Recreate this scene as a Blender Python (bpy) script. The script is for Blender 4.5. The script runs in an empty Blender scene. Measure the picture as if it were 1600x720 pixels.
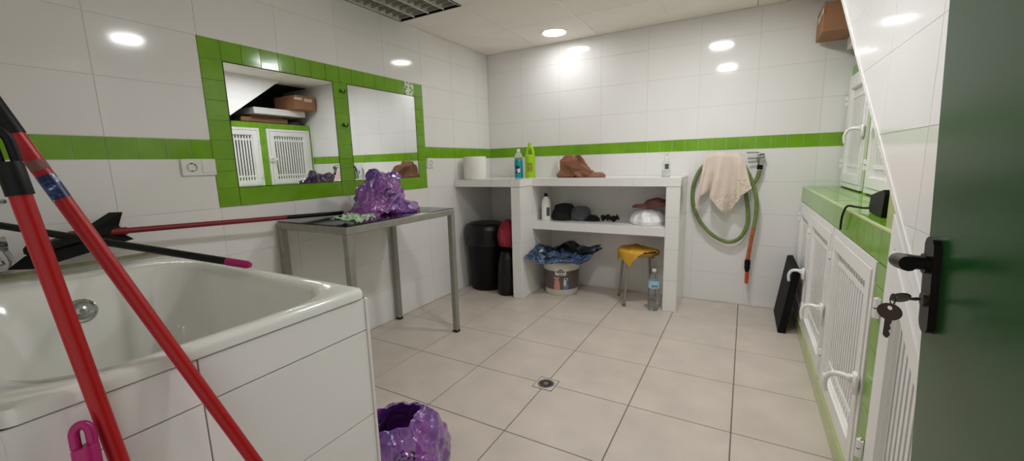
import bpy, math, random
from mathutils import Vector, Matrix, noise
random.seed(7)
C = bpy.context.scene.collection
PI = math.pi
V = Vector

# ------------------------------------------------------------------ materials
def lin(h):
    h = h.lstrip('#')
    r = []
    for i in (0, 2, 4):
        c = int(h[i:i+2], 16) / 255
        r.append(c/12.92 if c <= .04045 else ((c+.055)/1.055)**2.4)
    return (*r, 1)

def mat(name, col, rough=.5, metal=0, var=.06, scale=8, bump=0, bscale=30, spec=.5, trans=0, emit=0, coat=0, ior=1.45):
    m = bpy.data.materials.new(name); m.use_nodes = True
    nt = m.node_tree; b = nt.nodes['Principled BSDF']
    tc = nt.nodes.new('ShaderNodeTexCoord')
    nz = nt.nodes.new('ShaderNodeTexNoise'); nz.inputs['Scale'].default_value = scale; nz.inputs['Detail'].default_value = 4
    nt.links.new(tc.outputs['Object'], nz.inputs['Vector'])
    rp = nt.nodes.new('ShaderNodeValToRGB')
    c = lin(col)
    rp.color_ramp.elements[0].color = (*[max(0, x*(1-var)) for x in c[:3]], 1)
    rp.color_ramp.elements[1].color = (*[min(1, x*(1+var)) for x in c[:3]], 1)
    rp.color_ramp.elements[0].position = .3; rp.color_ramp.elements[1].position = .7
    nt.links.new(nz.outputs['Fac'], rp.inputs['Fac'])
    nt.links.new(rp.outputs['Color'], b.inputs['Base Color'])
    b.inputs['Roughness'].default_value = rough; b.inputs['Metallic'].default_value = metal
    b.inputs['Specular IOR Level'].default_value = spec; b.inputs['Transmission Weight'].default_value = trans
    b.inputs['Coat Weight'].default_value = coat; b.inputs['IOR'].default_value = ior
    if emit:
        b.inputs['Emission Color'].default_value = c; b.inputs['Emission Strength'].default_value = emit
    if bump:
        n2 = nt.nodes.new('ShaderNodeTexNoise'); n2.inputs['Scale'].default_value = bscale; n2.inputs['Detail'].default_value = 3
        nt.links.new(tc.outputs['Object'], n2.inputs['Vector'])
        bp = nt.nodes.new('ShaderNodeBump'); bp.inputs['Strength'].default_value = bump; bp.inputs['Distance'].default_value = .01
        nt.links.new(n2.outputs['Fac'], bp.inputs['Height']); nt.links.new(bp.outputs['Normal'], b.inputs['Normal'])
    return m

M = {}
M['wtile'] = mat('white_wall_tile', '#ebe9e6', .09, var=.015, scale=3, bump=.03, bscale=3)
M['wgrout'] = mat('white_grout', '#dedbd5', .8)
M['gtile'] = mat('green_tile', '#74a620', .12, var=.10, scale=9, bump=.05, bscale=9)
M['gtile_pale'] = mat('pale_green_tile', '#b0bf7c', .12, var=.08, scale=9)
M['ggrout'] = mat('pale_green_grout', '#b4c184', .8)
M['ftile'] = mat('floor_tile', '#cbc0b4', .34, var=.07, scale=5, bump=.02, bscale=60)
M['fgrout'] = mat('floor_grout', '#6b635c', .85)
M['ceil'] = mat('ceiling_panel', '#f5eee6', .85, var=.02, scale=4)
M['ceilgap'] = mat('ceiling_gap', '#8f877d', .9)
M['tee'] = mat('ceiling_tee', '#f1ece4', .4)
M['white'] = mat('white_lacquer', '#eeece8', .28, var=.02)
M['plastic_w'] = mat('white_plastic', '#e9e7e2', .3, var=.02)
M['acryl'] = mat('tub_acrylic', '#e3e3dc', .12, var=.025, scale=3, coat=.4)
M['silicone'] = mat('dirty_silicone', '#77734f', .6, var=.35, scale=25)
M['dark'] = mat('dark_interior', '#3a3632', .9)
M['void'] = mat('stair_void_shade', '#2c2724', .95)  # stair void is unlit; its shade is put into this dark colour
M['mirror'] = mat('mirror_glass', '#eceff0', .0, metal=1, var=.0)
M['black'] = mat('black_plastic', '#08080a', .5, spec=.3)
M['blackm'] = mat('black_metal', '#16130f', .32, metal=.4)
M['rubber'] = mat('black_rubber', '#09090b', .7, spec=.25, bump=.1, bscale=80)
M['blackglass'] = mat('black_table_top', '#0b0b0c', .14)
M['steel'] = mat('grey_steel', '#98968c', .36, metal=.35, var=.08, scale=20)
M['chrome'] = mat('chrome', '#c9c9c9', .14, metal=1, var=.01)
M['hole'] = mat('dark_hole', '#171513', .9)
M['red'] = mat('red_painted_steel', '#a5090f', .38, var=.08)
M['darkred'] = mat('dark_red_sleeve', '#7a101c', .4)
M['magenta'] = mat('magenta_plastic', '#a3155f', .35)
M['bluelabel'] = mat('blue_label', '#1f2f63', .4, var=.7, scale=60)
M['door'] = mat('green_door_paint', '#174a1e', .26, var=.06, scale=2, bump=.02, bscale=4, spec=.4)
M['hoseg'] = mat('green_hose', '#74884a', .4, var=.2, scale=14)
M['hoseo'] = mat('orange_red_hose', '#b0643c', .4, var=.2, scale=20)
M['orange'] = mat('orange_plastic', '#d84a25', .4)
M['card'] = mat('brown_cardboard', '#9c7050', .75, var=.06)
M['card2'] = mat('pale_tape', '#cfc6b6', .5)
M['brown'] = mat('tan_brown_fabric', '#8d5f46', .72, var=.14, scale=12, bump=.2, bscale=90)
M['teal'] = mat('teal_liquid_bottle', '#0f9aa6', .2, var=.12)
M['lime'] = mat('lime_plastic', '#a6d20f', .3, var=.04)
M['limelab'] = mat('olive_label', '#8c9a2c', .5, var=.25, scale=60)
M['clear'] = mat('clear_plastic', '#f2f6f6', .05, trans=.95, var=.0, ior=1.2)
M['paper'] = mat('paper', '#efece6', .9, var=.02, bump=.2, bscale=50)
M['mint'] = mat('mint_fabric', '#a9c7a0', .85, var=.2, scale=30, bump=.4, bscale=120)
M['yellow'] = mat('yellow_fabric', '#cf9f35', .75, var=.14, scale=10, bump=.2, bscale=60)
M['beige'] = mat('beige_stool_seat', '#8f6f3e', .5)
M['pinkcl'] = mat('dusky_pink_fabric', '#7d5550', .85, var=.2, scale=20, bump=.3, bscale=80)
M['redcl'] = mat('red_pink_garment', '#8c2536', .8, var=.45, scale=9, bump=.3, bscale=60)
M['blackcl'] = mat('black_fabric', '#0e0d10', .85, var=.3, bump=.4, bscale=60)
M['greycl'] = mat('grey_patterned_fabric', '#4b4d52', .8, var=.6, scale=60)
M['binbag'] = mat('black_bin_plastic', '#08080a', .35, bump=.25, bscale=18)
M['wbag'] = mat('white_film', '#e9e8e6', .35, var=.04, bump=.3, bscale=25)
M['sackprint'] = mat('blue_grey_foil_print', '#3a4a60', .35, var=.9, scale=22)
M['pail_w'] = mat('pail_white', '#dcdad0', .35, var=.03)
M['pail_b'] = mat('pail_brown_wrap', '#645656', .45, var=.08)
M['pail_p'] = mat('pail_salmon_print', '#c48f83', .5, var=.1)
M['pail_s'] = mat('pail_blue_print', '#6a7fae', .5, var=.25, scale=25)
M['print_d'] = mat('dark_print', '#2c2628', .6)
LAMP = [mat('lamp_glow', '#fbfcff', .5, emit=e) for e in (10.5, 41, 44)]
M['keym'] = mat('dull_key_metal', '#4a4038', .35, metal=.7)
M['bulb'] = mat('unlit_tube_glass', '#cfcabd', .3)
M['hookm'] = mat('dark_green_enamel', '#35551a', .3)

def towel_mat():
    m = mat('beige_towel', '#e2d1c4', .95, var=.05, scale=12, bump=.5, bscale=220)
    return m
M['towel'] = towel_mat()
M['towelpat'] = mat('embroidered_towel', '#dccdbc', .95, var=.3, scale=70, bump=.5, bscale=150)

def purple_mat(name, centre, up, right, nrm, R):
    """thin glossy purple film with a round dark printed emblem (ring, paw pads)"""
    m = mat(name, '#8b4aad', .2, var=.22, scale=5, bump=.12, bscale=30)
    rmp = [n for n in m.node_tree.nodes if n.type == 'VALTORGB'][0].color_ramp
    rmp.elements[0].color = lin('#4d2380'); rmp.elements[1].color = lin('#98509c')
    nt = m.node_tree; b = nt.nodes['Principled BSDF']
    base = b.inputs['Base Color'].links[0].from_socket
    tc = [n for n in nt.nodes if n.type == 'TEX_COORD'][0]
    def vmath(op, a, bv=None):
        n = nt.nodes.new('ShaderNodeVectorMath'); n.operation = op
        nt.links.new(a, n.inputs[0])
        if bv is not None: n.inputs[1].default_value = bv
        return n
    sub = vmath('SUBTRACT', tc.outputs['Object'], centre)
    def dot(v): return vmath('DOT_PRODUCT', sub.outputs[0], v).outputs['Value']
    def fm(op, a, bb):
        n = nt.nodes.new('ShaderNodeMath'); n.operation = op
        for i, x in enumerate((a, bb)):
            if isinstance(x, (int, float)): n.inputs[i].default_value = x
            else: nt.links.new(x, n.inputs[i])
        return n.outputs[0]
    u, v, w = dot(right), dot(up), dot(nrm)
    def dist(cx, cy):
        du = fm('SUBTRACT', u, cx); dv = fm('SUBTRACT', v, cy)
        return fm('SQRT', fm('ADD', fm('MULTIPLY', du, du), fm('MULTIPLY', dv, dv)), 0)
    d = dist(0, 0)
    ring = fm('MULTIPLY', fm('GREATER_THAN', d, R*.8), fm('LESS_THAN', d, R))
    pads = fm('LESS_THAN', dist(0, -R*.15), R*.28)
    for cx, cy in ((-.4, .15), (-.15, .4), (.15, .4), (.4, .15)):
        pads = fm('MAXIMUM', pads, fm('LESS_THAN', dist(cx*R, cy*R), R*.13))
    mask = fm('MULTIPLY', fm('MAXIMUM', ring, pads), fm('GREATER_THAN', w, -.01))
    mix = nt.nodes.new('ShaderNodeMix'); mix.data_type = 'RGBA'
    nt.links.new(mask, mix.inputs['Factor']); nt.links.new(base, mix.inputs['A'])
    mix.inputs['B'].default_value = lin('#24123f')
    nt.links.new(mix.outputs['Result'], b.inputs['Base Color'])
    ridged_bump(m, 13, 1.0, .03)
    b.inputs['Coat Weight'].default_value = .9; b.inputs['Coat Roughness'].default_value = .1; b.inputs['Specular IOR Level'].default_value = .8
    return m

def ridged_bump(m, scale, strength, dist=.01):
    nt = m.node_tree; b = nt.nodes['Principled BSDF']
    tc = [n for n in nt.nodes if n.type == 'TEX_COORD'][0]
    n = nt.nodes.new('ShaderNodeTexNoise'); n.noise_type = 'RIDGED_MULTIFRACTAL'
    n.inputs['Scale'].default_value = scale; n.inputs['Detail'].default_value = 3; n.inputs['Distortion'].default_value = .8
    nt.links.new(tc.outputs['Object'], n.inputs['Vector'])
    bp = nt.nodes.new('ShaderNodeBump'); bp.inputs['Strength'].default_value = strength; bp.inputs['Distance'].default_value = dist
    nt.links.new(n.outputs['Fac'], bp.inputs['Height']); nt.links.new(bp.outputs['Normal'], b.inputs['Normal'])
    return m

def print_mat(name, stops, scale, rough=.35):
    m = mat(name, '#888888', rough); nt = m.node_tree
    r = [n for n in nt.nodes if n.type == 'VALTORGB'][0].color_ramp; r.interpolation = 'CONSTANT'
    n = [n for n in nt.nodes if n.type == 'TEX_NOISE'][0]; n.inputs['Scale'].default_value = scale; n.inputs['Detail'].default_value = 2; n.inputs['Distortion'].default_value = 1.2
    while len(r.elements) < len(stops): r.elements.new(.5)
    for e, (p, c) in zip(r.elements, stops): e.position = p; e.color = lin(c)
    return m

def decor_mat():
    m = mat('floral_decor_tile', '#dfe6cf', .12, var=.02)
    nt = m.node_tree; b = nt.nodes['Principled BSDF']
    tc = nt.nodes.new('ShaderNodeTexCoord'); vo = nt.nodes.new('ShaderNodeTexVoronoi'); vo.inputs['Scale'].default_value = 34
    nt.links.new(tc.outputs['Object'], vo.inputs['Vector'])
    r = nt.nodes.new('ShaderNodeValToRGB'); r.color_ramp.interpolation = 'CONSTANT'
    r.color_ramp.elements[0].color = lin('#7fa341'); r.color_ramp.elements[1].color = lin('#dfe6cf'); r.color_ramp.elements[1].position = .42
    nt.links.new(vo.outputs['Distance'], r.inputs['Fac']); nt.links.new(r.outputs['Color'], b.inputs['Base Color'])
    return m
M['decor'] = decor_mat()
M['sackprint'] = print_mat('sack_print', [(0, '#15181f'), (.40, '#2f4258'), (.50, '#54708c'), (.57, '#20242c'), (.62, '#3f5a9a'), (.68, '#c9cdd2')], 11)
M['bluelabel'] = print_mat('blue_label_print', [(0, '#182348'), (.52, '#2c4a86'), (.60, '#c8cbd6'), (.66, '#182348')], 55)
ridged_bump(M['wbag'], 14, .5)

# ------------------------------------------------------------------ mesh helper
class MB:
    def __init__(s): s.v = []; s.f = []; s.m = []
    def add(s, vs, fs, mi=0):
        b = len(s.v); s.v += [tuple(x) for x in vs]
        for f in fs: s.f.append(tuple(b+i for i in f)); s.m.append(mi)
        return s
    def box(s, lo, hi, mi=0, bev=0, mx=None):
        lo = V(lo); hi = V(hi)
        if bev <= 0:
            vs = [V((x, y, z)) for z in (lo.z, hi.z) for y in (lo.y, hi.y) for x in (lo.x, hi.x)]
            fs = [(0,2,3,1), (4,5,7,6), (0,1,5,4), (2,6,7,3), (0,4,6,2), (1,3,7,5)]
        else:
            b = min(bev, *(0.49*(hi[i]-lo[i]) for i in range(3)))
            vs = []; idx = {}
            for sx in (0, 1):
                for sy in (0, 1):
                    for sz in (0, 1):
                        c = [(lo, hi)[q][i] for i, q in enumerate((sx, sy, sz))]
                        sg = [1-2*q for q in (sx, sy, sz)]
                        for ax in range(3):
                            p = list(c)
                            for i in range(3):
                                if i != ax: p[i] += sg[i]*b
                            idx[(sx, sy, sz, ax)] = len(vs); vs.append(V(p))
            fs = []
            for ax in range(3):
                for q in (0, 1):
                    o = [i for i in range(3) if i != ax]
                    ring = []
                    for a, c in ((0,0), (1,0), (1,1), (0,1)):
                        k = [0,0,0]; k[ax] = q; k[o[0]] = a; k[o[1]] = c
                        ring.append(idx[(*k, ax)])
                    if (q == 0) != (ax == 1): ring = ring[::-1]
                    fs.append(tuple(ring))
            for ax in range(3):           # edge strips
                o = [i for i in range(3) if i != ax]
                for a in (0, 1):
                    for c in (0, 1):
                        k0 = [0,0,0]; k1 = [0,0,0]; k0[ax] = 0; k1[ax] = 1
                        for k in (k0, k1): k[o[0]] = a; k[o[1]] = c
                        r = (idx[(*k0, o[0])], idx[(*k1, o[0])], idx[(*k1, o[1])], idx[(*k0, o[1])])
                        fs.append(r)
            for sx in (0, 1):
                for sy in (0, 1):
                    for sz in (0, 1):
                        fs.append(tuple(idx[(sx, sy, sz, i)] for i in range(3)))
        if mx is not None: vs = [mx @ x for x in vs]
        return s.add(vs, fs, mi)
    def prism(s, poly, a, b, plane='yz', mi=0):
        """extrude a 2-D polygon; plane 'yz' extrudes along x etc."""
        def P(p, w):
            return {'yz': (w, p[0], p[1]), 'xz': (p[0], w, p[1]), 'xy': (p[0], p[1], w)}[plane]
        n = len(poly)
        vs = [P(p, a) for p in poly] + [P(p, b) for p in poly]
        fs = [tuple(range(n))[::-1], tuple(range(n, 2*n))] + [(i, (i+1) % n, n+(i+1) % n, n+i) for i in range(n)]
        return s.add(vs, fs, mi)
    def tube(s, pts, r, n=12, mi=0, cap=True, closed=False):
        pts = [V(p) for p in pts]; k = len(pts)
        rs = r if isinstance(r, (list, tuple)) else [r]*k
        t0 = (pts[1]-pts[0]).normalized()
        up = V((0,0,1)) if abs(t0.z) < .9 else V((1,0,0))
        nx = t0.cross(up).normalized()
        vs = []
        for i in range(k):
            if closed: t = (pts[(i+1) % k]-pts[i-1]).normalized()
            else: t = (pts[min(i+1, k-1)]-pts[max(i-1, 0)]).normalized()
            nx = (nx - t*nx.dot(t)).normalized(); ny = t.cross(nx)
            for j in range(n):
                a = 2*PI*j/n
                vs.append(pts[i] + (nx*math.cos(a)+ny*math.sin(a))*rs[i])
        fs = []
        for i in range(k if closed else k-1):
            i2 = (i+1) % k
            for j in range(n):
                fs.append((i*n+j, i*n+(j+1) % n, i2*n+(j+1) % n, i2*n+j))
        if cap and not closed: fs += [tuple(range(n))[::-1], tuple(range((k-1)*n, k*n))]
        return s.add(vs, fs, mi)
    def lathe(s, prof, c=(0,0,0), n=32, mi=0, mx=None, cap=True):
        vs = []; c = V(c)
        for r, z in prof:
            for j in range(n):
                a = 2*PI*j/n; vs.append(V((r*math.cos(a), r*math.sin(a), z)))
        k = len(prof); fs = []
        for i in range(k-1):
            for j in range(n): fs.append((i*n+j, i*n+(j+1) % n, (i+1)*n+(j+1) % n, (i+1)*n+j))
        if cap: fs += [tuple(range(n))[::-1], tuple(range((k-1)*n, k*n))]
        vs = [(mx @ v if mx is not None else v)+c for v in vs]
        return s.add(vs, fs, mi)
    def cyl(s, a, b, r, n=20, mi=0):
        return s.tube([a, b], r, n, mi)
    def grid(s, fn, nu, nv, mi=0, close_u=False):
        vs = [fn(i/(nu if close_u else nu-1), j/(nv-1)) for j in range(nv) for i in range(nu)]
        fs = []
        for j in range(nv-1):
            for i in range(nu if close_u else nu-1):
                i2 = (i+1) % nu
                fs.append((j*nu+i, j*nu+i2, (j+1)*nu+i2, (j+1)*nu+i))
        return s.add(vs, fs, mi)
    def sheet(s, fn, nu, nv, th=.003, mi=0):
        """a closed thin sheet: fn gives the top, bottom is th lower along the normal"""
        P = [[V(fn(i/(nu-1), j/(nv-1))) for i in range(nu)] for j in range(nv)]
        N = [[None]*nu for _ in range(nv)]
        for j in range(nv):
            for i in range(nu):
                a = P[j][min(i+1, nu-1)]-P[j][max(i-1, 0)]; b = P[min(j+1, nv-1)][i]-P[max(j-1, 0)][i]
                n = a.cross(b); N[j][i] = n.normalized() if n.length > 1e-9 else V((0,0,1))
        vs = [P[j][i] for j in range(nv) for i in range(nu)] + [P[j][i]-N[j][i]*th for j in range(nv) for i in range(nu)]
        o = nu*nv; fs = []
        for j in range(nv-1):
            for i in range(nu-1):
                a = (j*nu+i, j*nu+i+1, (j+1)*nu+i+1, (j+1)*nu+i)
                fs.append(a); fs.append(tuple(o+x for x in a[::-1]))
        bd = [i for i in range(nu)] + [j*nu+nu-1 for j in range(1, nv)] + [(nv-1)*nu+i for i in range(nu-2, -1, -1)] + [j*nu for j in range(nv-2, 0, -1)]
        for a, b in zip(bd, bd[1:]+bd[:1]): fs.append((b, a, o+a, o+b))
        return s.add(vs, fs, mi)
    def tiles(s, O, U, W, N, us, ws, gap=.0007, bev=.0005, th=.0022, mi=0, clip=None, tilt=0):
        """bevelled tiles on a plane; O origin, U/W axes, N outward normal; us/ws joint lines; clip = list of half planes (a,b,c) keep a*u+b*w<=c"""
        O = V(O); U = V(U); W = V(W); N = V(N)
        for u0, u1 in zip(us, us[1:]):
            for w0, w1 in zip(ws, ws[1:]):
                if u1-u0 < .004 or w1-w0 < .004: continue
                poly = [(u0+gap, w0+gap), (u1-gap, w0+gap), (u1-gap, w1-gap), (u0+gap, w1-gap)]
                for cl in clip or []: poly = cut(poly, cl)
                if len(poly) < 3 or area(poly) < 1e-5: continue
                inner = inset(poly, bev)
                if inner is None: continue
                tx, ty = random.uniform(-tilt, tilt), random.uniform(-tilt, tilt)
                cu, cw = (u0+u1)/2, (w0+w1)/2
                n = len(poly)
                vs = [O+U*a+W*b for a, b in poly] + [O+U*a+W*b+N*(th+tx*(a-cu)+ty*(b-cw)) for a, b in inner]
                fs = [tuple(range(n, 2*n))] + [(i, (i+1) % n, n+(i+1) % n, n+i) for i in range(n)]
                if U.cross(W).dot(N) < 0: fs = [f[::-1] for f in fs]
                s.add(vs, fs, mi)
        return s

def area(p): return abs(sum(a[0]*b[1]-b[0]*a[1] for a, b in zip(p, p[1:]+p[:1])))/2
def cut(p, h):
    a, b, c = h; out = []
    for P, Q in zip(p, p[1:]+p[:1]):
        dp = a*P[0]+b*P[1]-c; dq = a*Q[0]+b*Q[1]-c
        if dp <= 0: out.append(P)
        if (dp < 0) != (dq < 0) and abs(dp-dq) > 1e-12:
            t = dp/(dp-dq); out.append((P[0]+(Q[0]-P[0])*t, P[1]+(Q[1]-P[1])*t))
    return out
def inset(p, d):
    if sum(a[0]*b[1]-b[0]*a[1] for a, b in zip(p, p[1:]+p[:1])) < 0: p = p[::-1]
    n = len(p); out = []
    L = []
    for i in range(n):
        a, b = p[i], p[(i+1) % n]; dx, dy = b[0]-a[0], b[1]-a[1]; l = math.hypot(dx, dy)
        if l < 1e-7: return None
        nx, ny = -dy/l, dx/l
        L.append((nx, ny, nx*a[0]+ny*a[1]+d))
    for i in range(n):
        a, b = L[i-1], L[i]; det = a[0]*b[1]-a[1]*b[0]
        if abs(det) < 1e-6: out.append((p[i][0]+b[0]*d, p[i][1]+b[1]*d)); continue
        out.append(((a[2]*b[1]-a[1]*b[2])/det, (a[0]*b[2]-a[2]*b[0])/det))
    return out
def frange(a, b, step, start=None):
    """joint lines from a to b, with joints at start + k*step"""
    if start is None: start = a
    out = [a]; k = math.ceil((a-start)/step+1e-6)
    while start+k*step < b-1e-6:
        if start+k*step > a+1e-6: out.append(start+k*step)
        k += 1
    return out+[b]
def spline(pts, n=8):
    P = [V(p) for p in pts]; out = []
    for i in range(len(P)-1):
        a = P[max(i-1, 0)]; b = P[i]; c = P[i+1]; d = P[min(i+2, len(P)-1)]
        for k in range(n):
            t = k/n
            out.append(.5*((2*b)+(c-a)*t+(2*a-5*b+4*c-d)*t*t+(3*b-a-3*c+d)*t**3))
    return out+[P[-1]]

def origin(o):
    p = V((0,0,0))
    while o is not None: p += V(o.location); o = o.parent
    return p
def obj(name, mb, mats, parent=None, smooth=40, sub=0, label=None, loc=(0,0,0)):
    me = bpy.data.meshes.new(name)
    off = origin(parent)+V(loc)
    me.from_pydata([tuple(V(v)-off) for v in mb.v], [], mb.f)
    mats = mats if isinstance(mats, (list, tuple)) else [mats]
    for m in mats: me.materials.append(M[m] if isinstance(m, str) else m)
    me.polygons.foreach_set('material_index', mb.m)
    import bmesh
    bm = bmesh.new(); bm.from_mesh(me); bmesh.ops.recalc_face_normals(bm, faces=bm.faces[:]); bm.to_mesh(me); bm.free()
    if smooth:
        me.polygons.foreach_set('use_smooth', [True]*len(me.polygons))
        me.set_sharp_from_angle(angle=math.radians(smooth))
    o = bpy.data.objects.new(name, me); C.objects.link(o); o.location = loc
    if parent is not None: o.parent = parent
    if sub:
        md = o.modifiers.new('sub', 'SUBSURF'); md.levels = sub; md.render_levels = sub
    if label: o['label'] = label
    return o
def tag(o, label, cat, group=None):
    o['label'] = label; o['category'] = cat
    if group: o['group'] = group
    return o
def thing(name, label, cat, loc, group=None):
    o = bpy.data.objects.new(name, None); C.objects.link(o); o.location = loc; o.empty_display_size = .1
    return tag(o, label, cat, group)
def struct(name, mb, mats, parent=None, smooth=0, label=None):
    o = obj(name, mb, mats, parent, smooth)
    if parent is None: o['kind'] = 'structure'
    if label: o['label'] = label
    return o

# ------------------------------------------------------------------ room dimensions (metres)
XL, YB, ZC = -.582, 2.29, 2.295
YF = -1.36               # inner face of the doorway wall
XR = 2.17                # face of the stair wall and the lower cages
XU = 2.385               # face of the upper cages
B0, B1 = 1.262, 1.358    # green band
def zdiag(y): return .960+.745*y
ZR = [0, .254, .504, .757, 1.010, B0]
ZR2 = [B1, 1.608, 1.858, 2.108, ZC]
FR = (-.345, 1.271, 1.013, 1.86)   # green mirror surround y0,y1,z0,z1

# ---- floor
mb = MB(); mb.box((XL-.1, YF-1.2, -.12), (2.75, YB+.1, -.003), 1)
mb.tiles((0,0,-.003), (1,0,0), (0,1,0), (0,0,1), frange(XL, 2.75, .45, 0), frange(YF-1.2, YB, .45, 0), gap=.0022, bev=.0012)
struct('floor', mb, ['ftile', 'fgrout'])

# ---- ceiling (one 60 cm panel left out for the louvre fitting)
mb = MB(); mb.box((XL-.1, YF-.2, ZC+.14), (3.1, YB+.1, ZC+.2), 1)
xs = [XL, .0, .6, 1.2, 1.8, 2.4, 3.0]; ys = [YF-.12, -.72, -.12, .478, 1.075, 1.718, YB]
for i in range(len(xs)-1):
    for j in range(len(ys)-1):
        if i == 0 and j == 3: continue
        mb.box((xs[i]+.002, ys[j]+.002, ZC), (xs[i+1]-.002, ys[j+1]-.002, ZC+.02), 0)
mb.box((XL, YF-.12, ZC+.02), (3.0, .478, ZC+.04), 1); mb.box((XL, 1.075, ZC+.02), (3.0, YB, ZC+.04), 1)
mb.box((0, .478, ZC+.02), (3.0, 1.075, ZC+.04), 1)
struct('ceiling', mb, ['ceil', 'ceilgap'])
mb = MB(); mb.box((.590, YF, ZC-.004), (.606, YB-.05, ZC+.001)); mb.box((1.193, YF, ZC-.003), (1.207, YB, ZC+.001))
mb.box((XL, 1.713, ZC-.0015), (XR, 1.722, ZC+.001)); mb.box((.0, 1.071, ZC-.0015), (XR, 1.079, ZC+.001))
struct('trim_1', mb, 'tee')

# ---- left wall, tiles around the mirror frame
mb = MB(); mb.box((XL-.1, YF-.12, -.1), (XL-.003, YB+.1, ZC+.15), 1)
yj = frange(YF, YB, .4035, -.745)
def ltiles(y0, y1, zs):
    mb.tiles((XL-.003,0,0), (0,1,0), (0,0,1), (1,0,0), frange(y0, y1, .4035, -.745), zs, mi=0)
ltiles(YF, YB, ZR[:5]); ltiles(YF, FR[0], ZR[4:]); ltiles(FR[1], YB, ZR[4:])
ltiles(YF, FR[0], ZR2[:3]); ltiles(FR[1], YB, ZR2[:3]); ltiles(YF, YB, ZR2[2:])
struct('wall_left', mb, ['wtile', 'wgrout'])
# green band on the left wall and the green tile surround of the mirrors
mb = MB()
mb.tiles((XL-.003,0,0), (0,1,0), (0,0,1), (1,0,0), frange(YF, FR[0], .1035, -.745), [B0, B1], tilt=.004)
mb.tiles((XL-.003,0,0), (0,1,0), (0,0,1), (1,0,0), frange(FR[1], YB, .1015, YB), [B0, B1], tilt=.004)
struct('trim_2', mb, ['gtile', 'ggrout'])
mb = MB()
T = lambda us, ws, mi=0: mb.tiles((XL-.003,0,0), (0,1,0), (0,0,1), (1,0,0), us, ws, th=.006, mi=mi, tilt=.009)
yy = frange(FR[0], FR[1], .101)
for a, b in zip(yy, yy[1:]): T([a, b], [1.757, 1.86], 2 if a < 1.10 < b else 0)
T([FR[0], -.243, .41, .518, 1.175, FR[1]], [1.013, 1.110])
for a, b in ((FR[0], -.243), (.41, .518), (1.175, FR[1])): T([a, b], [1.110, 1.20, B0, B1, 1.458, 1.558, 1.658, 1.757])
mb.box((XL-.004, FR[0], 1.013), (XL-.0015, FR[1], 1.86), 1)
struct('trim_3', mb, ['gtile', 'ggrout', 'decor'])
for (a, b, lab) in ((-.243, .41, 'wall mirror beside the socket and light switch, reflecting the barred cages'),
                    (.518, 1.175, 'square wall mirror behind the purple bag, reflecting plain white wall')):
    mb = MB(); mb.box((XL-.0012, a+.002, 1.112), (XL+.002, b-.002, 1.755), 0, bev=.0006)
    t = thing('mirror', lab, 'mirror', (XL, (a+b)/2, 1.11), 'framed wall mirrors')
    obj('mirror_glass', mb, 'mirror', t, smooth=0)
    e = MB()
    for lo, hi in (((a, 1.110), (b, 1.1135)), ((a, 1.7535), (b, 1.757)), ((a, 1.110), (a+.0035, 1.757)), ((b-.0035, 1.110), (b, 1.757))):
        e.box((XL-.001, lo[0], lo[1]), (XL+.0032, hi[0], hi[1]))
    obj('edge_seal', e, 'hole', t, smooth=0)

# ---- back wall
mb = MB(); mb.box((XL-.1, YB+.003, -.1), (3.1, YB+.1, ZC+.15), 1)
def btiles(zs, mi=0): mb.tiles((0,YB+.003,0), (1,0,0), (0,0,1), (0,-1,0), frange(XL, 3.0, .404, .622), zs, mi=mi)
btiles(ZR); btiles(ZR2)
struct('wall_back', mb, ['wtile', 'wgrout'])
mb = MB(); mb.tiles((0,YB+.003,0), (1,0,0), (0,0,1), (0,-1,0), frange(XL, XU, .1012, .125), [B0, B1], tilt=.004)
struct('trim_4', mb, ['gtile', 'ggrout'])

# ---- doorway wall behind the tub (camera stands in its opening)
mb = MB()
mb.box((XL-.1, YF-.12, -.1), (.93, YF, ZC+.15)); mb.box((2.14, YF-.12, -.1), (3.1, YF, ZC+.15)); mb.box((.93, YF-.12, 2.06), (2.14, YF, ZC+.15))
struct('wall_front', mb, 'wtile')

# ---- right wall: tiled stair wall with a raked lower edge, dark stair void behind
mb = MB()
hp = (.745, -1, -.960)            # keep z >= zdiag(y)
poly = [(YF, ZC+.01), (1.79, ZC+.01)]
poly = cut([(YF, -.2), (2.2, -.2), (2.2, ZC), (YF, ZC)], hp)
poly = cut(poly, (0, -1, -.02))
mb.prism(poly, XR+.003, XR+.085, 'yz', 1)
zz = [.0, .254, .504, .757, 1.010, B0, B0+.1, 1.516, 1.768, 2.02, ZC]
zz = [.0, .254, .504, .757, 1.010, B0, 1.516, 1.768, 2.02, ZC]
mb.tiles((XR+.003,0,0), (0,1,0), (0,0,1), (-1,0,0), frange(YF, 2.2, .404, .75), zz, mi=0, clip=[hp])
# white raked edge trim
e0, e1 = (-1.26, zdiag(-1.26)), (1.79, zdiag(1.79))
mb.prism([e0, e1, (e1[0]-.012, e1[1]+.016), (e0[0]-.012, e0[1]+.016)], XR-.002, XR+.086, 'yz', 0)
mb.box((2.95, YF, -.1), (3.05, YB+.1, ZC+.15), 2)
mb.box((XR+.085, YF, 0), (2.95, YF+.05, ZC), 2)
struct('wall_right', mb, ['wtile', 'wgrout', 'void'])
mb = MB(); mb.box((2.44, .3, 1.80), (2.45, YB-.012, 1.805)); mb.box((2.90, .3, .0), (2.93, YB-.012, ZC-.01)); mb.box((2.39, .2, ZC-.012), (2.93, YB-.012, ZC-.004))
struct('trim_5', mb, 'void')  # dark panels lining the stair void, shade put into their colour

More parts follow.
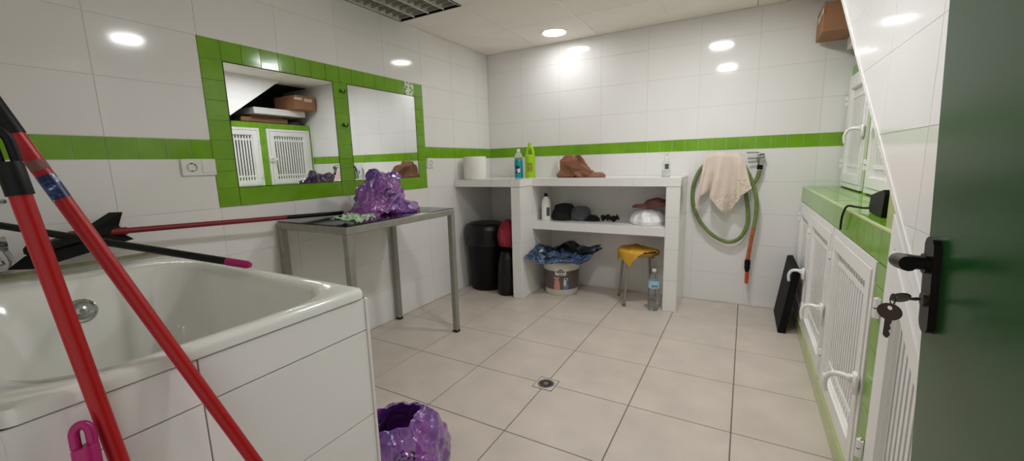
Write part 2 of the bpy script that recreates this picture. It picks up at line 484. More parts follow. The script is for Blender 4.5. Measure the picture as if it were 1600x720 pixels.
# ------------------------------------------------------------------ kennel bank (masonry)
kb = thing('kennel_bank', 'green tiled masonry kennel surround with a ledge along the right wall', 'kennel', (2.3, 1.2, 0))
def gt(mb, *a, **k): mb.tiles(*a, **k)
mb = MB(); mb.box((2.163, -1.13, 0), (2.185, YB-.002, .092), 1)
gt(mb, (2.163,0,0), (0,1,0), (0,0,1), (-1,0,0), frange(-1.13, YB-.002, .2, .1), [0, .092], th=.003, mi=0)
gt(mb, (2.163,0,.092), (1,0,0), (0,1,0), (0,0,1), [0, .022], frange(-1.13, YB-.002, .2, .1), th=.003, mi=0)
obj('kerb', mb, ['gtile_pale', 'ggrout'], kb, smooth=0)
mb = MB(); mb.box((XR+.003, .108, .868), (2.60, YB-.002, .972), 1)
gt(mb, (XR+.003,0,0), (0,1,0), (0,0,1), (-1,0,0), frange(.105, YB-.002, .1, .105), [.868, .972], th=.004, tilt=.003)
gt(mb, (XR+.003,0,.972), (1,0,0), (0,1,0), (0,0,1), [0, .105, .23], frange(.105, YB-.002, .2, .105), th=.004, tilt=.003)
mb.tube([(XR+.004, .105, .971), (XR+.004, YB-.003, .971)], .007, 10, 2)
obj('ledge', mb, ['gtile', 'ggrout', 'gtile_pale'], kb, smooth=0)
mb = MB(); mb.box((XR+.003, .106, .095), (2.46, .205, .866), 1)
gt(mb, (XR+.003,0,0), (0,1,0), (0,0,1), (-1,0,0), [.107, .205], frange(.095, .866, .1), th=.004, tilt=.004)
obj('pillar', mb, ['gtile', 'ggrout'], kb, smooth=0)
mb = MB(); mb.prism([(.125, .976), (.205, .976), (.205, zdiag(.205)-.01), (.125, zdiag(.125)-.01)], XR+.006, 2.31, 'yz', 0)
obj('end_stop', mb, ['gtile_pale'], kb, smooth=0)
mb = MB(); UX = XU+.012
# upper surround: top band, posts
for (a, b, c, d) in ((.35, YB-.002, 1.722, 1.79), (1.578, 1.665, .976, 1.722), (2.262, YB-.002, .976, 1.722), (.35, .98, .976, 1.722)):
    mb.box((UX, a, c), (UX+.06, b, d), 1)
    gt(mb, (UX,0,0), (0,1,0), (0,0,1), (-1,0,0), frange(a, b, .1, 1.578), frange(c, d, .1, 1.722), th=.003, tilt=.004)
mb.box((UX, .35, 1.775), (2.88, YB-.002, 1.79), 0)
obj('upper_surround', mb, ['gtile', 'ggrout'], kb, smooth=0)
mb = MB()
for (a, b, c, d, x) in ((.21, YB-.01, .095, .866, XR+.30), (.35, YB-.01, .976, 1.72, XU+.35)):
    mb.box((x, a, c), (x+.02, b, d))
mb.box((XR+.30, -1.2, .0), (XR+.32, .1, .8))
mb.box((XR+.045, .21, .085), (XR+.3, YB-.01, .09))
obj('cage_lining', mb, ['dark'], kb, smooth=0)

def hinge(y, z, x, parent):
    h = MB(); h.cyl((x-.009, y, z-.03), (x-.009, y, z-.002), .008, 10); h.cyl((x-.009, y, z+.002), (x-.009, y, z+.03), .008, 10)
    h.box((x-.006, y-.014, z-.03), (x-.001, y+.014, z+.03))
    h.cyl((x-.009, y, z-.002), (x-.009, y, z+.002), .006, 8, 1)
    obj('hinge', h, ['white', 'hole'], parent)
def lever(y, z, x, parent, s=1):
    h = MB(); h.box((x-.016, y-.020, z-.032), (x, y+.020, z+.042), 0, bev=.006)
    h.box((x-.03, y-.011, z+.006), (x-.012, y+.011, z+.032), 0, bev=.004)
    pts = spline([(x-.02, y, z+.018), (x-.045, y+.012*s, z+.022), (x-.070, y+.03*s, z+.010), (x-.082, y+.04*s, z-.022), (x-.078, y+.042*s, z-.062)], 6)
    n = len(pts); h.tube(pts, [.0105-.003*i/n for i in range(n)], 12)
    obj('handle', h, 'white', parent)
def bars(d, inner, x, zoff, ncut):
    """slats and cross rails clipped to the door opening"""
    ys = [p[0] for p in inner]; zs = [p[1] for p in inner]
    y0, y1 = min(ys), max(ys); n = ncut
    pitch = (y1-y0)/n
    for i in range(n+1):
        yc = y0+i*pitch
        poly = [(yc-pitch*.29, min(zs)), (yc+pitch*.29, min(zs)), (yc+pitch*.29, max(zs)), (yc-pitch*.29, max(zs))]
        m = len(inner); q = inner if sum(a[0]*b[1]-b[0]*a[1] for a, b in zip(inner, inner[1:]+inner[:1])) > 0 else inner[::-1]
        for a, b in zip(q, q[1:]+q[:1]):
            dx, dy = b[0]-a[0], b[1]-a[1]
            poly = cut(poly, (dy, -dx, dy*a[0]-dx*a[1]))
            if len(poly) < 3: break
        if len(poly) >= 3 and area(poly) > 1e-5: d.prism(poly, x+.012, x+.020, 'yz')
    for zc in (min(zs)+zoff, max(zs)-zoff):
        poly = [(y0, zc-.011), (y1, zc-.011), (y1, zc+.011), (y0, zc+.011)]
        q = inner if sum(a[0]*b[1]-b[0]*a[1] for a, b in zip(inner, inner[1:]+inner[:1])) > 0 else inner[::-1]
        for a, b in zip(q, q[1:]+q[:1]):
            dx, dy = b[0]-a[0], b[1]-a[1]
            poly = cut(poly, (dy, -dx, dy*a[0]-dx*a[1]))
            if len(poly) < 3: break
        if len(poly) >= 3 and area(poly) > 1e-5: d.prism(poly, x+.009, x+.021, 'yz')
def ring(d, outer, inner, x0, x1):
    n = len(outer)
    if len(inner) != n: raise ValueError
    vs = [(x0, *p) for p in outer]+[(x0, *p) for p in inner]+[(x1, *p) for p in outer]+[(x1, *p) for p in inner]
    fs = []
    for i in range(n):
        j = (i+1) % n
        fs += [(i, j, n+j, n+i), (2*n+i, 3*n+i, 3*n+j, 2*n+j), (i, 2*n+i, 2*n+j, j), (n+i, n+j, 3*n+j, 3*n+i)]
    d.add(vs, fs)
def cage(poly, x, label, handle=None, hinges=(), ncut=12, fw=.028, dw=.055, s=1, grp='kennel cage doors'):
    if sum(a[0]*b[1]-b[0]*a[1] for a, b in zip(poly, poly[1:]+poly[:1])) < 0: poly = poly[::-1]
    t = thing('kennel_door', label, 'cage door', (x, sum(p[0] for p in poly)/len(poly), min(p[1] for p in poly)), grp)
    f = MB(); in1 = inset(poly, fw); ring(f, poly, in1, x-.004, x+.035)
    obj('outer_frame', f, 'white', t, smooth=0)
    o2 = inset(in1, .004); i2 = inset(o2, dw); i3 = inset(i2, .006)
    d = MB(); ring(d, o2, i2, x-.008, x+.026); ring(d, i2, i3, x+.002, x+.026)
    bars(d, i3, x, .05, ncut)
    leaf = obj('door_leaf', d, 'white', t, smooth=0)
    if handle: lever(handle[0], handle[1], x-.008, leaf, s)
    for hy, hz in hinges: hinge(hy, hz, x-.004, t)
    return t
R4 = lambda y0, y1, z0, z1: [(y0, z0), (y1, z0), (y1, z1), (y0, z1)]
cage(R4(1.690, 2.270, .098, .864), XR, 'white lower cage door half hidden behind the leaning black board', (1.715, .44), [(2.24, .76)])
cage(R4(.945, 1.672, .098, .864), XR, 'white lower cage door between the black board and the widest slatted door', (.972, .44), [(1.655, .24), (1.655, .72)])
cage(R4(.212, .927, .098, .864), XR, 'white slatted lower cage door next to the green tiled pillar', (.24, .43), [(.91, .24), (.91, .72)], ncut=14)
cage(R4(1.668, 2.26, .985, 1.719), XU, 'white upper cage door against the back wall above the green ledge', (1.69, 1.33), [(2.245, 1.14), (2.245, 1.56)], ncut=12)
cage(R4(.985, 1.575, .985, 1.719), XU, 'white upper cage door partly hidden by the raked white stair wall', (1.05, 1.33), [(1.556, 1.14), (1.556, 1.56)], ncut=12)
zg = lambda y: zdiag(y)-.008
cage([(-1.146, .098), (.103, .098), (.103, zg(.103))], XR, 'white cage door with a raked top under the stairs beside the green room door',
     None, [(.125, .27), (.125, .74)], ncut=26, fw=.045, dw=.055)

# ------------------------------------------------------------------ green room door, lever handle, keys
DX, DY1, DY0, TILT = 2.060, -.535, -1.33, .040
def sh(v): return V((v[0]-(v[2]-1.0)*TILT, v[1], v[2]))      # the door hangs a little out of plumb
def shear(mb): mb.v = [tuple(sh(v)) for v in mb.v]; return mb
mb = MB(); mb.box((DX, DY0, .02), (DX+.040, DY1, 2.03), 0, bev=.003)
d = struct('door_1', shear(mb), 'door')
h = MB(); zc = .99
prof = []
for i in range(24):
    a = 2*PI*i/24; prof.append((-.574+.019*math.cos(a), zc+.002+(.060 if math.sin(a) > 0 else -.060)+.018*math.sin(a)))
h.prism(prof, DX-.010, DX, 'yz')
hp_ = obj('handle_plate', shear(h), 'blackm', d)
h = MB(); pts = spline([(DX-.005, -.574, 1.027), (DX-.036, -.574, 1.029), (DX-.046, -.579, 1.031), (DX-.048, -.592, 1.032), (DX-.046, -.625, 1.035)], 5)
h.tube(pts, .0115, 14); h.cyl((DX-.016, -.574, 1.027), (DX-.009, -.574, 1.027), .016, 16)
obj('door_handle', shear(h), 'blackm', d)
h = MB(); h.cyl((DX-.014, -.574, .968), (DX-.008, -.574, .968), .011, 16); obj('lock_cylinder', shear(h), 'keym', d)
def key(mb, tip, direction, side, nrm, L=.05, bow=.012):
    tip = V(tip); dr = V(direction).normalized(); sd = V(side).normalized(); n = V(nrm).normalized()
    P = lambda a, b, w: tip+dr*a+sd*b+n*w
    c = -(L+bow*.6)
    out = [(c+bow*math.cos(2*PI*i/20), bow*1.15*math.sin(2*PI*i/20)) for i in range(20)]
    hole = [(c-bow*.45+bow*.25*math.cos(2*PI*i/20), bow*.25*math.sin(2*PI*i/20)) for i in range(20)]
    n_ = 20
    vs = [P(a, b, .0012) for a, b in out]+[P(a, b, .0012) for a, b in hole]+[P(a, b, -.0012) for a, b in out]+[P(a, b, -.0012) for a, b in hole]
    fs = []
    for i in range(n_):
        j = (i+1) % n_
        fs += [(i, j, n_+j, n_+i), (2*n_+i, 3*n_+i, 3*n_+j, 2*n_+j), (i, 2*n_+i, 2*n_+j, j), (n_+i, n_+j, 3*n_+j, 3*n_+i)]
    mb.add(vs, fs)
    sh_ = [(-L-.001, -.0045), (-.004, -.0045), (0, -.001), (0, .002), (-.006, .0045), (-.012, .002), (-.016, .0045), (-.022, .0025), (-.027, .0045), (-L-.001, .0045)]
    m = len(sh_)
    mb.add([P(a, b, .001) for a, b in sh_]+[P(a, b, -.001) for a, b in sh_], [tuple(range(m)), tuple(range(m, 2*m))[::-1]]+[(i, (i+1) % m, m+(i+1) % m, m+i) for i in range(m)])
mb = MB(); key(mb, sh((DX-.015, -.574, .968)), (1, .25, -.05), (.05, -.75, .66), (.1, .66, .75), L=.018, bow=.0135)
tag(obj('key', mb, 'keym', None, smooth=30), 'dark key pushed into the lock under the black lever handle', 'key')
kx = sh((DX-.050, -.583, .972))
mb = MB(); key(mb, kx+V((-.004, -.006, -.070)), (0, .02, -1), (.82, -.57, 0), (.57, .82, 0), L=.036, bow=.0142)
mb.tube([kx+V((.0035*math.cos(a)*.8, -.0035*math.cos(a)*.57, -.006+.009*math.sin(a))) for a in [2*PI*i/16 for i in range(16)]], .0009, 6, closed=True)
tag(obj('key', mb, 'keym', None, smooth=30), 'dark key dangling by a ring from the key in the door lock', 'key')

# ------------------------------------------------------------------ bath tub
TX0, TX1, TY0, TY1, TZ = -.255, .914, -1.353, -.710, .880
tub = thing('bath_tub', 'white bath tub with a chrome overflow set in a raised tiled surround', 'bath tub', ((TX0+TX1)/2, (TY0+TY1)/2, .45))
def rrect(x0, x1, y0, y1, r, n=12):
    out = []
    for cx, cy, a0 in ((x1-r, y1-r, 0), (x0+r, y1-r, PI/2), (x0+r, y0+r, PI), (x1-r, y0+r, 1.5*PI)):
        for i in range(n):
            a = a0+PI/2*i/(n-1); out.append((cx+r*math.cos(a), cy+r*math.sin(a)))
    return out
def loft(mb, loops, mi=0, cap_end=True):
    n = len(loops[0]); vs = [p for l in loops for p in l]; fs = []
    for k in range(len(loops)-1):
        for i in range(n):
            j = (i+1) % n; fs.append((k*n+i, k*n+j, (k+1)*n+j, (k+1)*n+i))
    if cap_end: fs.append(tuple((len(loops)-1)*n+i for i in range(n)))
    mb.add(vs, fs, mi)
L = []
def lp(x0, x1, y0, y1, r, z, dz=0): L.append([(a, b, z) for a, b in rrect(x0, x1, y0, y1, r)])
lp(TX0+.01, TX1-.012, TY0+.004, TY1-.012, .02, .852)
lp(TX0, TX1, TY0, TY1, .025, .853); lp(TX0, TX1, TY0, TY1, .025, .868); lp(TX0+.003, TX1-.004, TY0, TY1-.004, .024, .877)
lp(TX0+.012, TX1-.014, TY0+.008, TY1-.014, .022, TZ)
lp(-.012, .880, TY0+.030, -.745, .15, TZ-.001); lp(.0, .868, TY0+.038, -.757, .145, .873); lp(.012, .856, TY0+.046, -.766, .14, .855)
lp(.04, .835, TY0+.060, -.780, .135, .78); lp(.085, .80, TY0+.08, -.80, .13, .62); lp(.115, .76, TY0+.10, -.82, .12, .50)
lp(.15, .72, TY0+.13, -.85, .10, .465); lp(.25, .6, TY0+.22, -.93, .06, .455)
mb = MB(); loft(mb, L); obj('basin', mb, 'acryl', tub, smooth=50)
oc = V((.034, -1.052, .786)); ax = V((1, 0, .30)).normalized()
rot = ax.to_track_quat('Z', 'Y').to_matrix()
mb = MB(); mb.lathe([(.0, -.02), (.037, -.02), (.037, .005), (.033, .009), (.028, .008), (.027, .004), (.015, .004), (.014, .009), (.007, .011), (.006, .007), (0.0005, .007)], oc, 28, 0, rot)
mb.lathe([(.0275, .0035), (.0155, .0042)], oc, 28, 1, rot, cap=False)
obj('overflow', mb, ['chrome', 'steel'], tub, label='chrome round overflow cover')
# tiled surround
sr = thing('tub_surround', 'white tiled apron and ledge carrying the bath tub', 'tub surround', (.3, -1.03, 0))
mb = MB(); mb.box((TX1-.03, TY0, 0), (TX1-.007, TY1-.001, .8515), 1)
mb.tiles((TX1-.007,0,0), (0,1,0), (0,0,1), (1,0,0), frange(TY0, TY1-.007, .4, -.709-.4), [0, .260, .511, .761, .851], gap=.0012, th=.004)
mb.box((TX1-.008, TY1-.007, 0), (TX1+.001, TY1+.0015, .851), 2, bev=.002)
mb.box((TX1-.008, TY0-.002, 0), (TX1+.001, TY0+.006, .851), 2, bev=.002)
obj('end_apron', mb, ['wtile', 'fgrout', 'plastic_w'], sr, smooth=0)
mb = MB(); mb.box((XL+.002, TY1-.03, 0), (TX1-.03, TY1-.005, .8515), 1)
mb.tiles((0,TY1-.005,0), (1,0,0), (0,0,1), (0,1,0), frange(XL+.002, TX1-.008, .4, TX1), [0, .260, .511, .761, .851], gap=.0012, th=.004)
obj('side_apron', mb, ['wtile', 'wgrout'], sr, smooth=0)
mb = MB(); mb.box((XL+.002, TY0, .80), (TX0-.001, TY1-.005, .863), 1)
mb.tiles((0,0,.863), (1,0,0), (0,1,0), (0,0,1), frange(XL+.002, TX0-.001, .4, XL), frange(TY0, TY1-.005, .25, -.72), th=.004)
mb.tube([(TX0-.014, TY0+.002, .877), (TX0-.014, TY1-.006, .877)], .0125, 8, 2)
obj('ledge', mb, ['wtile', 'wgrout', 'silicone'], sr, smooth=0)

# ------------------------------------------------------------------ table
tb = thing('grooming_table', 'grey steel frame table with a black top against the left wall', 'table', (-.27, .385, 0))
X0, X1, Y0, Y1, Z = -.566, .038, -.072, .828, .905
q = .038
mb = MB()
for lo, hi in (((X1-q, Y0), (X1, Y1)), ((X0, Y0), (X0+q, Y1)), ((X0+q, Y0), (X1-q, Y0+q)), ((X0+q, Y1-q), (X1-q, Y1))):
    mb.box((lo[0], lo[1], Z-.046), (hi[0], hi[1], Z-.006), 0, bev=.003)
obj('frame', mb, 'steel', tb, smooth=0)
mb = MB(); mb.box((X0+.004, Y0+.004, Z-.006), (X1-.004, Y1-.004, Z), 0, bev=.002); obj('tabletop', mb, 'blackglass', tb, smooth=0)
for x in (X0, X1-q):
    for y in (Y0, Y1-q):
        mb = MB(); mb.box((x, y, .014), (x+q, y+q, Z-.046), 0, bev=.003)
        lg = obj('leg', mb, 'steel', tb, smooth=0)
        mb = MB(); mb.box((x-.001, y-.001, 0), (x+q+.001, y+q+.001, .014), 0, bev=.002); obj('foot_cap', mb, 'black', lg, smooth=0)

# ------------------------------------------------------------------ masonry counter
ct = thing('masonry_counter', 'white tiled masonry counter with open shelves against the back wall', 'counter', (.4, 2.0, 0))
CT = 1.063
def tbox(mb, lo, hi, faces, zj, xj=None, yj=None):
    mb.box(lo, hi, 1)
    for f in faces:
        if f == 'f': mb.tiles((0,lo[1],0), (1,0,0), (0,0,1), (0,-1,0), xj or [lo[0], hi[0]], zj, gap=.001, th=.003)
        if f == 'r': mb.tiles((hi[0],0,0), (0,1,0), (0,0,1), (1,0,0), yj or [lo[1], hi[1]], zj, gap=.001, th=.003)
        if f == 'l': mb.tiles((lo[0],0,0), (0,1,0), (0,0,1), (-1,0,0), yj or [lo[1], hi[1]], zj, gap=.001, th=.003)
        if f == 't': mb.tiles((0,0,hi[2]), (1,0,0), (0,1,0), (0,0,1), xj or [lo[0], hi[0]], yj or [lo[1], hi[1]], gap=.001, th=.003)
YL, YRf = 1.650, 1.872
zc4 = [0, .254, .504, .757, .995]
mb = MB(); tbox(mb, (XL+.002, YL, .998), (.022, YB-.002, CT-.003), 'ft', [.998, CT], frange(XL+.002, .022, .4), frange(YL, YB-.002, .25, YB))
mb.tiles((0,0,CT-.003), (1,0,0), (0,1,0), (0,0,1), [.022, .118], frange(YL, YB-.002, .25, YB), gap=.001, th=.003)
mb.box((.022, YL, .998), (.118, YB-.002, CT-.003), 1)
mb.tiles((0,YL,0), (1,0,0), (0,0,1), (0,-1,0), [.022, .118], [.998, CT], gap=.001, th=.003)
mb.tiles((.118,0,0), (0,1,0), (0,0,1), (1,0,0), [YL, YRf], [.998, CT], gap=.001, th=.003)
tbox(mb, (.118, YRf, .994), (1.372, YB-.002, CT-.003), 'ftr', [.994, CT], frange(.118, 1.372, .4, .22), frange(YRf, YB-.002, .25, YB))
obj('worktop', mb, ['wtile', 'wgrout'], ct, smooth=0)
mb = MB(); tbox(mb, (.025, YL+.003, 0), (.115, YB-.002, .997), 'frl', zc4, None, [YL+.003, YRf, YB-.002]); obj('divider', mb, ['wtile', 'wgrout'], ct, smooth=0)
mb = MB(); tbox(mb, (1.272, YRf+.003, 0), (1.369, YB-.002, .993), 'frl', zc4); obj('end_pillar', mb, ['wtile', 'wgrout'], ct, smooth=0)
mb = MB(); tbox(mb, (.118, YRf+.004, .602), (1.269, YB-.002, .671), 'ft', [.602, .674], frange(.118, 1.269, .4, .22)); obj('shelf', mb, ['wtile', 'wgrout'], ct, smooth=0)
SH = .675

# ------------------------------------------------------------------ lamps
def downlight(x, y, lab, m):
    t = thing('downlight', lab, 'ceiling light', (x, y, ZC), 'round ceiling downlights')
    mb = MB(); mb.lathe([(.098, -.001), (.113, -.001), (.115, -.005), (.108, -.009), (.097, -.006)], (x, y, ZC), 40, cap=False); obj('trim_ring', mb, 'tee', t)
    mb = MB(); mb.lathe([(.0005, -.0045), (.098, -.0045), (.098, -.002), (.0005, -.002)], (x, y, ZC), 40); obj('diffuser', mb, m, t)
downlight(.302, 1.985, 'lit round downlight in the ceiling near the back wall', LAMP[0])
downlight(1.525, .120, 'lit round downlight over the middle of the room, seen only as a reflection', LAMP[1])
downlight(1.515, 1.290, 'lit round downlight between the other two, seen only as a reflection', LAMP[2])
# recessed louvre fitting, switched off
lf = thing('louvre_fitting', 'square recessed fluorescent fitting with a metal louvre, switched off', 'ceiling light', (-.29, .776, ZC))
lx0, lx1, ly0, ly1 = XL+.004, -.002, .480, 1.073
mb = MB()
mb.box((lx0, ly0, ZC+.10), (lx1, ly1, ZC+.108))
for lo, hi in (((lx0, ly0), (lx0+.006, ly1)), ((lx1-.006, ly0), (lx1, ly1)), ((lx0, ly0), (lx1, ly0+.006)), ((lx0, ly1-.006), (lx1, ly1))):
    mb.box((lo[0], lo[1], ZC-.003), (hi[0], hi[1], ZC+.105))
obj('housing', mb, 'blackm', lf, smooth=0)
mb = MB(); nch = 4; w = (lx1-lx0-.02)/nch
for k in range(nch+1):
    x = lx0+.01+k*w
    mb.prism([(x-.003, ZC-.002), (x+.003, ZC-.002), (x+.012, ZC+.055), (x-.012, ZC+.055)], ly0+.012, ly1-.012, 'xz', 0)
for k in range(nch):
    for j in range(9):
        y = ly0+.03+j*(ly1-ly0-.06)/8; x = lx0+.01+k*w
        mb.prism([(y-.002, ZC+.004), (y+.002, ZC+.004), (y+.007, ZC+.05), (y-.007, ZC+.05)], x+.006, x+w-.006, 'yz', 1)
M['louv'] = mat('bright_louvre', '#dedbd2', .25, metal=.3); M['louv2'] = mat('grey_louvre', '#a9a69b', .35, metal=.3)
obj('louvre', mb, ['louv', 'louv2'], lf, smooth=0)
for k in range(nch):
    x = lx0+.01+(k+.5)*w
    mb = MB(); mb.cyl((x, ly0+.02, ZC+.078), (x, ly1-.02, ZC+.078), .013, 14); obj('tube', mb, 'bulb', lf)

# ------------------------------------------------------------------ sockets, hooks
def plate(y0, y1, z0, z1): 
    mb = MB(); mb.box((XL+.0005, y0, z0), (XL+.011, y1, z1), 0, bev=.003); return mb
def schuko(mb, y, z, r=.021):
    rot = Matrix(((0,0,1),(1,0,0),(0,1,0)))
    mb.lathe([(r*1.14, .0), (r*1.14, .0035), (r, .0035), (r*.96, -.006), (.0005, -.006)], (XL+.011, y, z), 28, 0, rot, cap=False)
    mb.lathe([(r*.99, .0040), (r*.90, .0040)], (XL+.011, y, z), 28, 1, rot, cap=False)
    for dy in (-.0095, .0095): mb.lathe([(.0042, -.0045), (.0005, -.0045)], (XL+.011, y+dy, z), 10, 1, rot, cap=False)
    for s in (-1, 1): mb.box((XL+.0055, y-.003, z+s*r*.86-.0025), (XL+.0115, y+.003, z+s*r*.86+.0025), 1)
so = thing('socket_plate', 'white double plate with a power socket and a rocker switch beside the mirror frame', 'socket', (XL, -.416, 1.18))
obj('plate', plate(-.491, -.341, 1.181, 1.263), 'plastic_w', so, smooth=0)
mb = MB(); schuko(mb, -.448, 1.222); obj('socket_insert', mb, ['plastic_w', 'hole'], so)
mb = MB(); mb.box((XL+.010, -.405, 1.192), (XL+.0145, -.349, 1.253), 0, bev=.003); obj('rocker_switch', mb, 'plastic_w', so, smooth=0)
so = thing('socket_plate', 'small single white socket on the left wall near the corner', 'socket', (XL, 1.318, 1.18))
obj('plate', plate(1.278, 1.36, 1.181, 1.263), 'plastic_w', so, smooth=0)
mb = MB(); schuko(mb, 1.319, 1.222); obj('socket_insert', mb, ['plastic_w', 'hole'], so)
for z, lab in ((1.705, 'small dark coat hook between the mirrors, the upper one'), (1.487, 'small dark coat hook between the mirrors, the lower one')):
    mb = MB(); y = .466
    mb.lathe([(.0005, 0), (.013, 0), (.011, .004), (.0005, .005)], (XL+.003, y, z), 16, 0, Matrix(((0,0,1),(1,0,0),(0,1,0))))
    mb.tube(spline([(XL+.006, y, z), (XL+.022, y, z-.012), (XL+.034, y+.002, z-.016), (XL+.042, y+.004, z-.004), (XL+.042, y+.006, z+.008)], 5), .0048, 10)
    tag(obj('coat_hook', mb, 'hookm'), lab, 'hook', 'hooks on the mirror surround')

# ------------------------------------------------------------------ crumpled things
def fbm(p, oct=4):
    return sum(noise.noise(p*(2.0**k)+V((k*7.1, 3.3*k, 1.7*k)))/(2.0**k) for k in range(oct))
def ridge(p, oct=3):
    return sum((1-abs(noise.noise(p*(2.0**k)+V((k*5.3, k*2.1, 9.0*k))))*2)/(2.0**k) for k in range(oct))
CR = ((.8, .3, .55, .55), (-.5, .75, .45, .8), (.2, -.6, .8, 1.1), (.9, -.5, -.2, 1.5), (.1, .5, -.9, 2.1))
def blob(mb, c, prof, rx, ry, amp=.02, fr=7, seed=0, nu=90, nv=60, mi=0, floor=None, tilt=(0, 0), folds=0, crease=False):
    """closed crumpled body: prof = [(h, k)] height against radius factor, elliptic radii rx, ry; closed at both ends"""
    c = V(c); hs = [h for h, k in prof]
    def rad(t):
        x = t*(len(prof)-1); i = min(int(x), len(prof)-2); f = x-i; f = f*f*(3-2*f)
        return (prof[i][0]*(1-f)+prof[i+1][0]*f, prof[i][1]*(1-f)+prof[i+1][1]*f)
    H = max(hs)
    def fn(u, v):
        a = 2*PI*u; h, k = rad(v)
        d = V((math.cos(a), math.sin(a), 0))
        q = V((math.cos(a)*rx*k, math.sin(a)*ry*k, h))
        p = q*fr+V((seed*3.7, seed*1.9, seed))
        e = min(1, k*2.2); fo = 0
        if crease:
            n = fbm(p*.22)*.9
            for ci, (cx, cy, cz, cf) in enumerate(CR):
                g = max(0, .5+1.1*noise.noise(p*.16+V((ci*4.1, seed, 2.2))))
                w_ = (q.x*cx+q.y*cy+q.z*cz)*cf*fr*3.2+2.6*noise.noise(p*.3+V((seed, ci*3.3, 1)))
                n += (abs((w_/PI) % 2-1)*2-1)*.55*g/(.6+.8*cf)
        else: n = ridge(p)*.6+fbm(p*1.7)*.6
        if folds:
            for m_, fa in ((5, 1.0), (11, .45)):
                w_ = a*m_+(2.2*noise.noise(p*.12+V((m_, seed, 0)))+h*4)*2
                fo += (abs((w_/PI) % 2-1)*2-1)*folds*fa*min(1, k*1.6)*(.35+.9*h/max(H, 1e-6))
        q += d*(n*amp*e+fo); q.z += fbm(p*1.3+V((9, 9, 9)))*amp*.7*e
        q.x += tilt[0]*h/H*.5; q.y += tilt[1]*h/H*.5
        q += c
        if floor is not None and q.z < floor: q.z = floor
        return q
    mb.grid(fn, nu, nv, mi, close_u=True)
    b = len(mb.v)-nu*nv
    mb.f.append(tuple(b+i for i in range(nu))[::-1]); mb.m.append(mi)
    mb.f.append(tuple(b+(nv-1)*nu+i for i in range(nu))); mb.m.append(mi)
    return mb

# purple bag on the table
PB = (-.255, .435, .906)
M['purple1'] = purple_mat('purple_film_tied_bag', (.12, -.03, .125), (-.25, .1, 1), (.45, .9, 0), (.85, -.5, .1), .034)
bag = thing('plastic_bag', 'tied purple plastic bag full of stuff standing on the black table', 'bag', PB)
mb = MB(); blob(mb, PB, [(0, .0), (.0, 1.0), (.022, 1.16), (.06, 1.0), (.11, .93), (.16, .85), (.20, .62), (.225, .34), (.25, .26), (.262, .1)], .136, .188, .026, 18, 1, 260, 160, floor=.9062, folds=.013, crease=True)
obj('bag_body', mb, 'purple1', bag, smooth=55)
def ear(c, d, w, L, seed):
    mb = MB(); c = V(c); d = V(d).normalized(); sd = d.cross(V((.85, -.5, .1))).normalized(); nn = d.cross(sd)
    def fn(u, v):
        a = 2*PI*u; r = w*(.35+.9*math.sin(PI*min(1, v*.86+.08)))
        q = c+d*(v*L)+sd*(math.cos(a)*r)+nn*(math.sin(a)*r*.5)
        n = ridge(q*22+V((seed, 0, 0)))*.008*min(1, 4*v); return q+sd*n+nn*n
    mb.grid(fn, 36, 24, 0, close_u=True)
    mb.f.append(tuple(range(36))[::-1]); mb.m.append(0); mb.f.append(tuple(23*36+i for i in range(36))); mb.m.append(0)
    return mb
obj('tied_corner', ear((-.265, .405, 1.105), (-.1, -.06, 1), .042, .085, 1), 'purple1', bag, smooth=60)
obj('tied_corner', ear((-.245, .50, 1.085), (.05, .75, .6), .042, .12, 5), 'purple1', bag, smooth=60)
mb = MB(); blob(mb, (-.245, .27, .906), [(0, 0), (0, 1), (.016, .96), (.026, .6), (.03, .1)], .115, .11, .008, 14, 4, 70, 24, floor=.9062)
obj('loose_skirt', mb, 'purple1', bag, smooth=50)
mb = MB(); blob(mb, (-.175, .545, .906), [(0, 0), (0, 1), (.02, 1.0), (.048, .78), (.07, .42), (.076, .08)], .10, .125, .016, 18, 8, 130, 50, floor=.9062, folds=.010, crease=True)
obj('loose_skirt', mb, 'purple1', bag, smooth=55)
# purple open bag on the floor
FB = (.72, -.47, 0)
M['purple2'] = purple_mat('purple_film_open_bag', (.125, -.09, .222), (-.45, .3, 1), (.85, .5, 0), (.62, -.62, .4), .036)
mb = MB(); blob(mb, FB, [(.0, 0), (.0, .85), (.03, 1.02), (.10, 1.06), (.17, 1.0), (.22, .88), (.265, .70), (.29, .54), (.294, .46), (.276, .46), (.235, .55), (.15, .62), (.10, .52), (.08, 0)], .165, .186, .018, 13, 2, 240, 170, floor=.001, folds=.012, crease=True)
tag(obj('plastic_bag', mb, 'purple2', smooth=55, loc=FB), 'open purple plastic bag on the floor beside the bath tub apron', 'bag')

# mint cloth on the table edge
def clothfn(cx, cy, cz, w, l, ang, amp, fr, seed, jit=.2, drape=None):
    ca, sa = math.cos(ang), math.sin(ang)
    def fn(u, v):
        a, b = (u-.5), (v-.5)
        e = 1+jit*noise.noise(V((a*4+seed, b*4, seed)))
        x, y = a*w*e, b*l*(1+jit*noise.noise(V((b*5, a*3+seed, 2.))))
        z = amp*(.5+.5*fbm(V((a*fr+seed, b*fr, .3)), 3))
        z = max(z, .004)
        p = V((cx+ca*x-sa*y, cy+sa*x+ca*y, cz+z))
        return drape(p) if drape else p
    return fn
def edge_drape(p):
    if p.x > X1+.004:
        o = p.x-X1-.004
        return V((X1+.006+.25*o, p.y, p.z-o*.9))
    return p
mb = MB(); mb.sheet(clothfn(-.06, .065, .909, .19, .15, .3, .045, 5, 3, .35, edge_drape), 44, 38, .0025)
tag(obj('cleaning_cloth', mb, 'mint', smooth=60), 'crumpled pale green cloth on the near corner of the black table', 'cloth')

